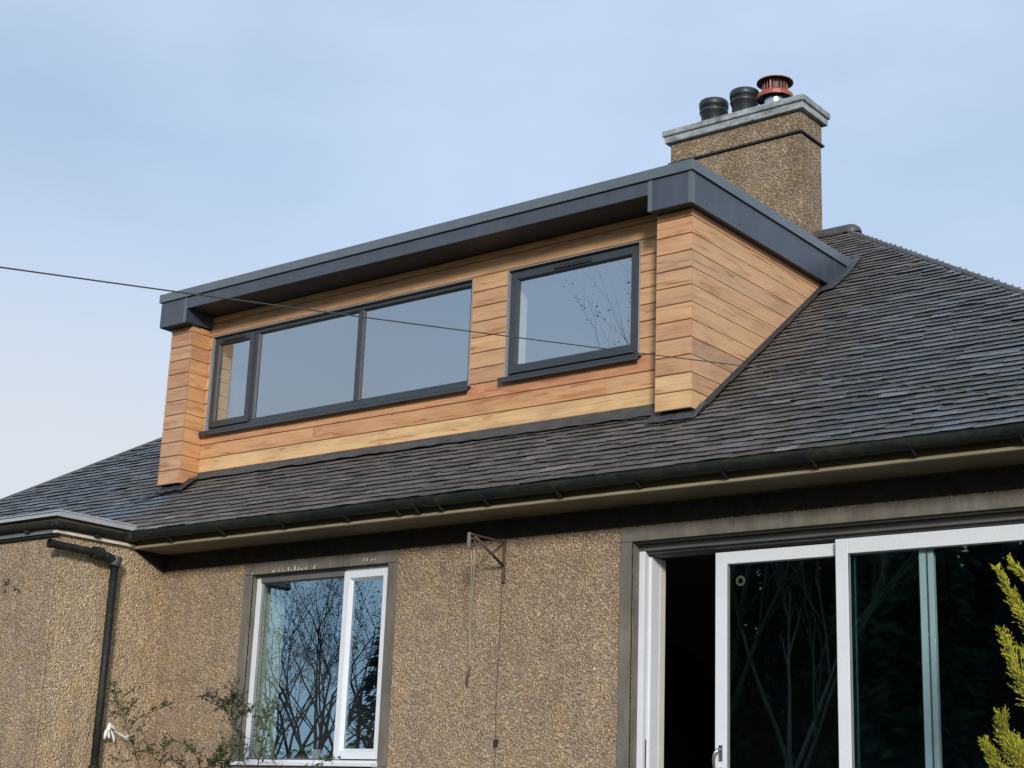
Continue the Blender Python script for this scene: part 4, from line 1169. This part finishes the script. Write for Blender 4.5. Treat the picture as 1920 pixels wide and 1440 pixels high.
m = MB(); pts = [at_y(942, 1095, WALL_Y - 0.012)] + [at_y(940 - 12 * t + 1.2 * math.sin(t * 7), 1100 + 300 * t, WALL_Y - 0.012) for t in np.linspace(0, 1, 12)] + [at_y(927, 1450, WALL_Y - 0.012), at_y(925, 1520, WALL_Y - 0.012)]
m.tube(pts, 0.0034, 6); wc = m.build('wall_cord', M['rope_dark'], smooth=True); tag(wc, 'dark cord running straight down the pebbledash below the bracket strap', 'cord')
c = at_y(928, 1392, WALL_Y - 0.02); m = MB(); m.box(c.x - 0.012, c.x + 0.018, WALL_Y - 0.03, WALL_Y - 0.004, c.z - 0.028, c.z + 0.022); m.build('cord_cleat', M['lead_dark'], wc, 0.004)

# overhead cable
m = MB(); A_ = CAM + ray(0, 501) * 4.4; B_ = CAM + ray(1920, 744) * 9.55
pts = []
for k in range(-14, 60):
    t = k / 40; p = A_ + (B_ - A_) * t
    p = p + Vector((0, 0, 0.022 * (4 * (t - 0.5) ** 2 - 1)))
    if t <= 1.12: pts.append(p)
m.tube(pts, 0.0027, 6)
cb = m.build('overhead_cable', M['cable'], smooth=True); tag(cb, 'dark overhead cable slanting across the sky and the dormer front', 'cable')

# white cloth beside the downpipe
cl = MB(); c = at_x(203, 1372, XR + 0.05)
Q = lambda x, y: at_x(x, y, XR + 0.05 + random.uniform(-0.006, 0.02))
cl.tube([Q(206, 1355), Q(205, 1362), Q(202, 1372)], [0.012, 0.026, 0.020], 9)
cl.tube([Q(201, 1366), Q(197, 1378), Q(195, 1388)], [0.014, 0.021, 0.010], 8); cl.tube([Q(203, 1370), Q(204, 1380), Q(205, 1386)], [0.012, 0.016, 0.008], 8)
cl.tube([Q(207, 1368), Q(213, 1380), Q(214, 1392)], [0.010, 0.014, 0.008], 8); cl.tube([Q(207, 1360), Q(214, 1366), Q(218, 1369)], [0.016, 0.014, 0.006], 8)
cl.tube([Q(212, 1370), Q(224, 1376), Q(232, 1382), Q(241, 1388)], [0.006, 0.009, 0.010, 0.014], 8); cl.tube([Q(232, 1382), Q(246, 1379), Q(253, 1374)], [0.012, 0.008, 0.003], 8)
cl = cl.build('white_cloth', M['cloth'], smooth=True); tag(cl, 'crumpled strip of white cloth knotted beside the black downpipe', 'cloth')
cl.modifiers.new('sub', 'SUBSURF').levels = 1


# ---- window-sill objects, inside the ground-floor window
SILLZ = WIN[2] + 0.012


def sill_thing(name, px, prof, mat, label, cat, y=0.03, n=20):
    c = at_y(px, 1410, y); m = MB(); m.lathe([(r, z) for r, z in prof], (c.x, y, SILLZ), n)
    o = m.build(name, mat, smooth=True); tag(o, label, cat, 'things on the kitchen window sill')
    return o, Vector((c.x, y, SILLZ))


sill_thing('white_bowl', 593, [(0.0, 0.002), (0.062, 0.002), (0.055, 0.06), (0.047, 0.135), (0.043, 0.135), (0.05, 0.05), (0.0, 0.01)], M['upvc'], 'white tapered pot inside the ground-floor window', 'pot')
sill_thing('green_mug', 657, [(0.0, 0.002), (0.048, 0.002), (0.05, 0.16), (0.046, 0.16), (0.043, 0.02), (0.0, 0.012)], plain('pale_green_glaze', (0.35, 0.42, 0.2), 0.3), 'pale green mug behind the narrow opening light', 'mug', -0.02)
sill_thing('dark_red_jar', 672, [(0.0, 0.002), (0.035, 0.002), (0.037, 0.13), (0.03, 0.15), (0.0, 0.152)], plain('dark_red_glaze', (0.09, 0.03, 0.035), 0.3), 'dark red jar behind the narrow opening light', 'jar', -0.02)
sill_thing('dark_bottle', 528, [(0.0, 0.002), (0.055, 0.002), (0.06, 0.13), (0.035, 0.19), (0.02, 0.22), (0.0, 0.222)], plain('dark_bottle_glass', (0.012, 0.03, 0.035), 0.15), 'dark squat bottle inside the ground-floor window', 'bottle')
pp, c = sill_thing('potted_plant', 566, [(0.0, 0.002), (0.04, 0.002), (0.05, 0.075), (0.045, 0.075), (0.0, 0.06)], plain('terracotta_pot', (0.28, 0.12, 0.07), 0.7), 'small green potted plant inside the ground-floor window', 'potted plant')
m = MB()
for k in range(60):
    a = random.uniform(0, 6.28); e = random.uniform(0.2, 1.3); r_ = random.uniform(0.03, 0.075)
    q = c + Vector((0, 0, 0.09)); d = Vector((math.cos(a) * math.cos(e), math.sin(a) * math.cos(e), math.sin(e))) * r_
    s = d.orthogonal().normalized() * 0.014
    m.quad(q + d * 0.4, q + d * 0.8 + s, q + d * 1.3, q + d * 0.8 - s)
m.build('leaves', foliage('houseplant_leaf', (0.07, 0.13, 0.03), (0.14, 0.22, 0.05)), pp)


# ------------------------------------------------------------------ planting
def leaf(m, p, d, L, wd):
    d = d.normalized(); s = d.orthogonal().normalized(); s.rotate(Matrix.Rotation(random.uniform(0, 6.28), 3, d)); u = d.cross(s)
    m.quad(p, p + d * L * 0.5 + s * wd + u * wd * 0.3, p + d * L, p + d * L * 0.5 - s * wd + u * wd * 0.3)


def shrub(name, label, stems, depth, leafy, seed, base_px):
    random.seed(seed)
    b = at_y(*base_px, depth); root = empty(name, (b.x, depth, GROUND), label, 'shrub')
    st, lv = MB(), MB()
    for pts, r0, dl in stems:
        P_ = []
        for i, (x, y) in enumerate(pts):
            P_.append(at_y(x, y, depth + 0.10 * math.sin(i * 1.3 + seed + pts[0][0]) + dl))
        if pts[0][1] >= 1436:        # goes on down to the soil
            P_ = [Vector((P_[0].x + random.uniform(-0.1, 0.1), P_[0].y, GROUND))] + P_
        n = len(P_); st.tube(P_, [r0 * (1 - 0.75 * i / (n - 1)) for i in range(n)], 6)
        for i in range(n - 1):
            a, c = P_[i], P_[i + 1]; seg = (c - a)
            if a.z < -2.95: continue
            for q in range(max(1, int(seg.length / 0.035 * leafy))):
                p = a + seg * random.random()
                dirn = (seg.normalized() * 0.6 + Vector((random.uniform(-1, 1), random.uniform(-1, 1), random.uniform(-0.4, 1)))).normalized()
                tw = random.uniform(0.02, 0.11); e = p + dirn * tw
                st.tube([p, e], [0.0022, 0.0014], 4, False)
                for _ in range(random.choice((1, 2, 3, 3))):
                    leaf(lv, p + (e - p) * random.uniform(0.3, 1), (dirn + Vector((random.uniform(-1, 1), random.uniform(-1, 1), random.uniform(-1, 0.6)))), random.uniform(0.020, 0.042), random.uniform(0.007, 0.012))
    st.build('stem', M['stem'], root)
    f = lv.build('foliage', M['leaf'], root); f['kind'] = 'stuff'
    return root


shrub('rose_bush', 'straggly small-leaved bush rising between the downpipe and the window', [
    ([(262, 1440), (250, 1400), (240, 1372), (229, 1332), (216, 1300), (211, 1284)], 0.0065, 0),
    ([(240, 1370), (256, 1350), (282, 1336), (310, 1325), (331, 1316)], 0.004, 0),
    ([(232, 1345), (246, 1322), (256, 1312)], 0.003, 0.05), ([(262, 1362), (272, 1384), (279, 1405)], 0.003, 0),
    ([(252, 1408), (290, 1412), (318, 1398), (326, 1388)], 0.004, 0.03), ([(250, 1425), (222, 1426), (203, 1427)], 0.003, 0),
    ([(300, 1440), (306, 1412), (312, 1392), (308, 1372)], 0.0045, 0.05), ([(228, 1330), (206, 1340)], 0.0025, 0.0), ([(222, 1318), (240, 1300), (258, 1292)], 0.0025, 0.04)], -0.95, 1.5, 3, (262, 1440))
shrub('leafy_bush', 'denser green bush at the lower left corner of the ground-floor window', [
    ([(459, 1440), (456, 1405), (444, 1372), (436, 1348), (433, 1318), (438, 1292)], 0.007, 0),
    ([(437, 1350), (455, 1340), (474, 1328)], 0.0035, 0), ([(432, 1322), (415, 1312), (396, 1306), (382, 1303)], 0.0035, 0), ([(434, 1312), (424, 1322), (412, 1326)], 0.003, 0.05),
    ([(400, 1442), (408, 1420), (416, 1402), (420, 1388)], 0.005, 0), ([(420, 1442), (428, 1425), (438, 1410)], 0.005, 0.08), ([(376, 1442), (372, 1424), (360, 1408), (352, 1398)], 0.005, 0.04),
    ([(386, 1442), (396, 1430), (406, 1426)], 0.005, -0.06), ([(430, 1442), (424, 1422), (410, 1408)], 0.005, 0.1), ([(350, 1442), (338, 1432), (322, 1426)], 0.004, 0.0), ([(440, 1330), (447, 1316), (443, 1304)], 0.003, 0)], -0.95, 3.2, 4, (420, 1440))
shrub('window_twig_bush', 'thin twigs with small leaves standing in front of the ground-floor window', [
    ([(482, 1440), (491, 1402), (498, 1372), (501, 1340), (505, 1316)], 0.005, 0), ([(498, 1370), (484, 1352), (476, 1344)], 0.003, 0), ([(500, 1345), (515, 1330), (522, 1322)], 0.003, 0),
    ([(530, 1444), (512, 1428), (502, 1414)], 0.003, 0), ([(560, 1446), (585, 1436), (606, 1428), (628, 1420)], 0.003, 0), ([(494, 1392), (478, 1388), (466, 1392)], 0.0025, 0)], -0.95, 1.5, 5, (482, 1440))
shrub('overhanging_twig', 'leafy twig tip at the left edge against the wing wall', [([(-40, 1130), (-12, 1106), (8, 1098), (24, 1092)], 0.004, 0), ([(4, 1099), (8, 1108)], 0.002, 0), ([(18, 1094), (26, 1102)], 0.002, 0)], -2.2, 0.9, 6, (-30, 1130))

# golden conifer at the right edge
random.seed(21)
cb_ = Vector((3.42, -1.6, GROUND)); gc = empty('golden_conifer', cb_, 'golden green conifer with upswept sprays in front of the patio door', 'conifer')
tk = MB(); fo = MB(); tk.tube([cb_, cb_ + Vector((0, 0, 1.2)), cb_ + Vector((0.02, 0, 2.05))], [0.06, 0.045, 0.012], 8)


def spray(P0, P1, bend, width, dens):
    """flat upswept plume: curved axis with side twigs that carry small scale leaves"""
    ax = [P0 + (P1 - P0) * t + bend * (4 * t * (1 - t)) for t in np.linspace(0, 1, 15)]
    tk.tube(ax, [0.009 * (1 - 0.85 * t) + 0.0012 for t in np.linspace(0, 1, 15)], 5, False)
    for i in range(len(ax) - 1):
        d = (ax[i + 1] - ax[i]); L = d.length; d = d / L
        taper = 1 - i / (len(ax) - 1)
        for q in range(int(dens * 0.42)):
            p = ax[i] + d * L * random.random()
            a = random.uniform(0, 6.28); s = d.orthogonal().normalized(); s.rotate(Matrix.Rotation(a, 3, d))
            tl = (0.40 + 0.60 * taper) * width * random.uniform(0.6, 2.3)
            dirn = (d * 1.15 + s * 0.62).normalized(); e = p + dirn * tl
            nleaf = 9
            tk.tube([p, e], [0.0022, 0.0008], 3, False)
            for k in range(nleaf):
                c = p + (e - p) * ((k + 0.5) / nleaf); sd = dirn.orthogonal().normalized(); sd.rotate(Matrix.Rotation(random.uniform(0, 6.28), 3, dirn))
                leaf(fo, c, dirn * 1.0 + sd * 0.55, random.uniform(0.012, 0.026), random.uniform(0.0020, 0.0036))


G = lambda x, y, k=-1.6: at_y(x, y, k)
spray(G(1960, 1200), G(1871, 1068), Vector((0, 0, -0.035)), 0.060, 26)
spray(G(1965, 1110), G(1893, 1050), Vector((0, 0, -0.02)), 0.040, 18)
spray(G(1975, 1350), G(1883, 1190), Vector((-0.03, 0, -0.03)), 0.075, 34)
spray(G(1975, 1300), G(1914, 1215, -1.5), Vector((0, 0, -0.02)), 0.045, 18)
spray(G(1955, 1490), G(1878, 1345), Vector((-0.02, 0, -0.02)), 0.085, 40)
spray(G(1900, 1480), G(1849, 1396), Vector((0, 0, -0.01)), 0.06, 26)
spray(G(1970, 1500), G(1908, 1395, -1.5), Vector((0, 0, -0.01)), 0.08, 34)
for k in range(62):
    z = random.uniform(-3.1, -1.3); a = random.uniform(0, 6.28); r_ = 0.18 + 0.36 * (-1.2 - z) / 1.9
    if math.cos(a) < 0.2: r_ = min(r_, 0.26)
    p = Vector((cb_.x, cb_.y, z)); spray(p, p + Vector((math.cos(a) * r_, math.sin(a) * r_, 0.26)), Vector((0, 0, -0.04)), 0.085, 13)
tk.build('trunk', M['stem'], gc); f = fo.build('crown', M['gold_leaf'], gc); f['kind'] = 'stuff'


# ---- trees of the garden behind the camera: they are what the window panes mirror
def grow(m, lv, p, d, L, r, depth, spread, leaves):
    n = 4; pts = [p]; q = p.copy(); dd = d.copy()
    for i in range(n):
        dd = (dd + Vector((random.uniform(-1, 1), random.uniform(-1, 1), random.uniform(-0.5, 0.9))) * 0.075).normalized()
        q = q + dd * (L / n); pts.append(q.copy())
    m.tube(pts, [r * (1 - 0.45 * i / n) for i in range(n + 1)], 5 if r < 0.03 else 8, False)
    if depth == 0:
        if leaves and random.random() < leaves:
            for _ in range(3):
                leaf(lv, pts[random.randint(1, n)], Vector((random.uniform(-1, 1), random.uniform(-1, 1), random.uniform(-1, .5))), random.uniform(0.035, 0.07), random.uniform(0.010, 0.018))
        return
    for k in range(random.choice((2, 3, 3, 4))):
        a = random.uniform(0, 6.28); s = dd.orthogonal().normalized(); s.rotate(Matrix.Rotation(a, 3, dd))
        grow(m, lv, pts[random.choice((2, 3, 4, 4))], (dd + s * spread * random.uniform(0.5, 1.2) + Vector((0, 0, 0.12))).normalized(), L * random.uniform(0.55, 0.82), r * 0.46, depth - 1, spread, leaves)


def bare_tree(name, x, y, height, r, seed, label, mat, depth=5, leaves=0.5, spread=0.75):
    random.seed(seed); z = ground_h(x, y); root = empty(name, (x, y, z), label, 'tree', 'garden trees mirrored in the panes')
    tm, lv, cr_ = MB(), MB(), MB()
    p = Vector((x, y, z - 0.1)); th = height * 0.32
    tm.tube([p, p + Vector((0.03, 0, th * 0.5)), p + Vector((0.08, 0.05, th))], [r, r * 0.85, r * 0.7], 10)
    q = p + Vector((0.08, 0.05, th))
    for k in range(4):
        a = k * 1.7 + random.random(); d = Vector((math.cos(a) * 0.45, math.sin(a) * 0.45, 1)).normalized()
        grow(cr_, lv, q - Vector((0, 0, random.uniform(0, th * 0.35))), d, height * 0.30, r * 0.5, depth - 1, spread, leaves)
    tm.build('trunk', mat, root, smooth=True); cr_.build('crown', mat, root)
    if lv.v:
        f = lv.build('foliage', M['brown_leaf'], root); f['kind'] = 'stuff'
    return root


bare_tree('bare_tree', -16.2, -12.6, 6.5, 0.09, 31, 'slender leafless tree mirrored at the left of the ground-floor window', M['bark'], 6, 0.22)
bare_tree('bare_tree', -18.3, -16.2, 7.5, 0.10, 32, 'forked leafless tree mirrored in the middle of the ground-floor window', M['bark'], 6, 0.7)
bare_tree('bare_tree', -21.5, -17.0, 7.0, 0.10, 33, 'thin leafless tree mirrored at the far left of the ground-floor window', M['bark'], 6, 0.4)
bare_tree('bare_tree', -8.9, -15.4, 13.6, 0.10, 34, 'tall tree whose bare twigs are mirrored in the right-hand dormer window', M['bark'], 6, 0.4, 0.6)
bare_tree('bare_tree', -19.8, -14.6, 6.0, 0.08, 41, 'twiggy bush-like tree mirrored low in the ground-floor window', M['bark'], 6, 0.7)
bare_tree('bare_tree', -23.8, -20.5, 8.5, 0.11, 42, 'distant leafless tree mirrored behind the others in the ground-floor window', M['bark'], 6, 0.6)
bare_tree('bare_tree', -15.2, -14.2, 5.6, 0.07, 43, 'small leafless tree mirrored beside the mullion of the ground-floor window', M['bark'], 6, 0.6)
bare_tree('pale_tree', -8.6, -17.4, 9.5, 0.10, 36, 'pale forked trunk mirrored in the patio door glass', M['birch'], 5, 0.0, 0.5)


def conifer_mesh(seed, H, count=1500):
    random.seed(seed); m = MB()
    for k in range(count):
        t = random.random() ** 0.8; z = H * (0.06 + 0.94 * t); R = (1 - t) * H * 0.24 + 0.1
        a = random.uniform(0, 6.28); rr = R * math.sqrt(random.uniform(0.2, 1.0))
        p = Vector((math.cos(a) * rr, math.sin(a) * rr, z)); d = Vector((math.cos(a), math.sin(a), -0.25 + random.uniform(-0.3, 0.2)))
        for _ in range(2):
            leaf(m, p, d + Vector((random.uniform(-.5, .5), random.uniform(-.5, .5), random.uniform(-.3, .3))), random.uniform(0.25, 0.5), random.uniform(0.05, 0.11))
    return m


cm = conifer_mesh(51, 8.0).mesh('crown'); cm.materials.append(M['dark_leaf'])
cm2 = conifer_mesh(52, 8.0, 420).mesh('crown'); cm2.materials.append(M['dark_leaf'])
tm = MB(); tm.tube([(0, 0, -0.1), (0, 0, 4), (0, 0, 7.8)], [0.16, 0.10, 0.02], 8); tm = tm.mesh('trunk'); tm.materials.append(M['bark'])
random.seed(60)
spots = [(-16.5 + 1.45 * k + random.uniform(-0.4, 0.4), -20.5 + random.uniform(-1.5, 1.5)) for k in range(14)] + [(-17.0 + 1.3 * k + random.uniform(-0.3, 0.3), -24.0 + random.uniform(-0.8, 0.8)) for k in range(13)] + [(-14.9, -13.4)]
for i, (x, y) in enumerate(spots):
    z = ground_h(x, y); single = i == len(spots) - 1
    t = empty('conifer_tree', (x, y, z), 'dark conifer mirrored at the right of the ground-floor window' if single else 'dark conifer of the belt mirrored as blackness in the patio door', 'tree', None if single else 'conifer belt mirrored in the patio door')
    k = (random.uniform(0.85, 1.1) if i < 14 else random.uniform(1.2, 1.4)) if not single else 0.62; a = random.uniform(0, 6.28)
    Mx = Matrix.Translation((x, y, z)) @ Matrix.Rotation(a, 4, 'Z') @ Matrix.Diagonal((k, k, k * random.uniform(0.95, 1.1), 1))
    for nm, me in (('crown', cm2 if single else cm), ('trunk', tm)):
        o = bpy.data.objects.new(nm, me); link(o, t, Mx)
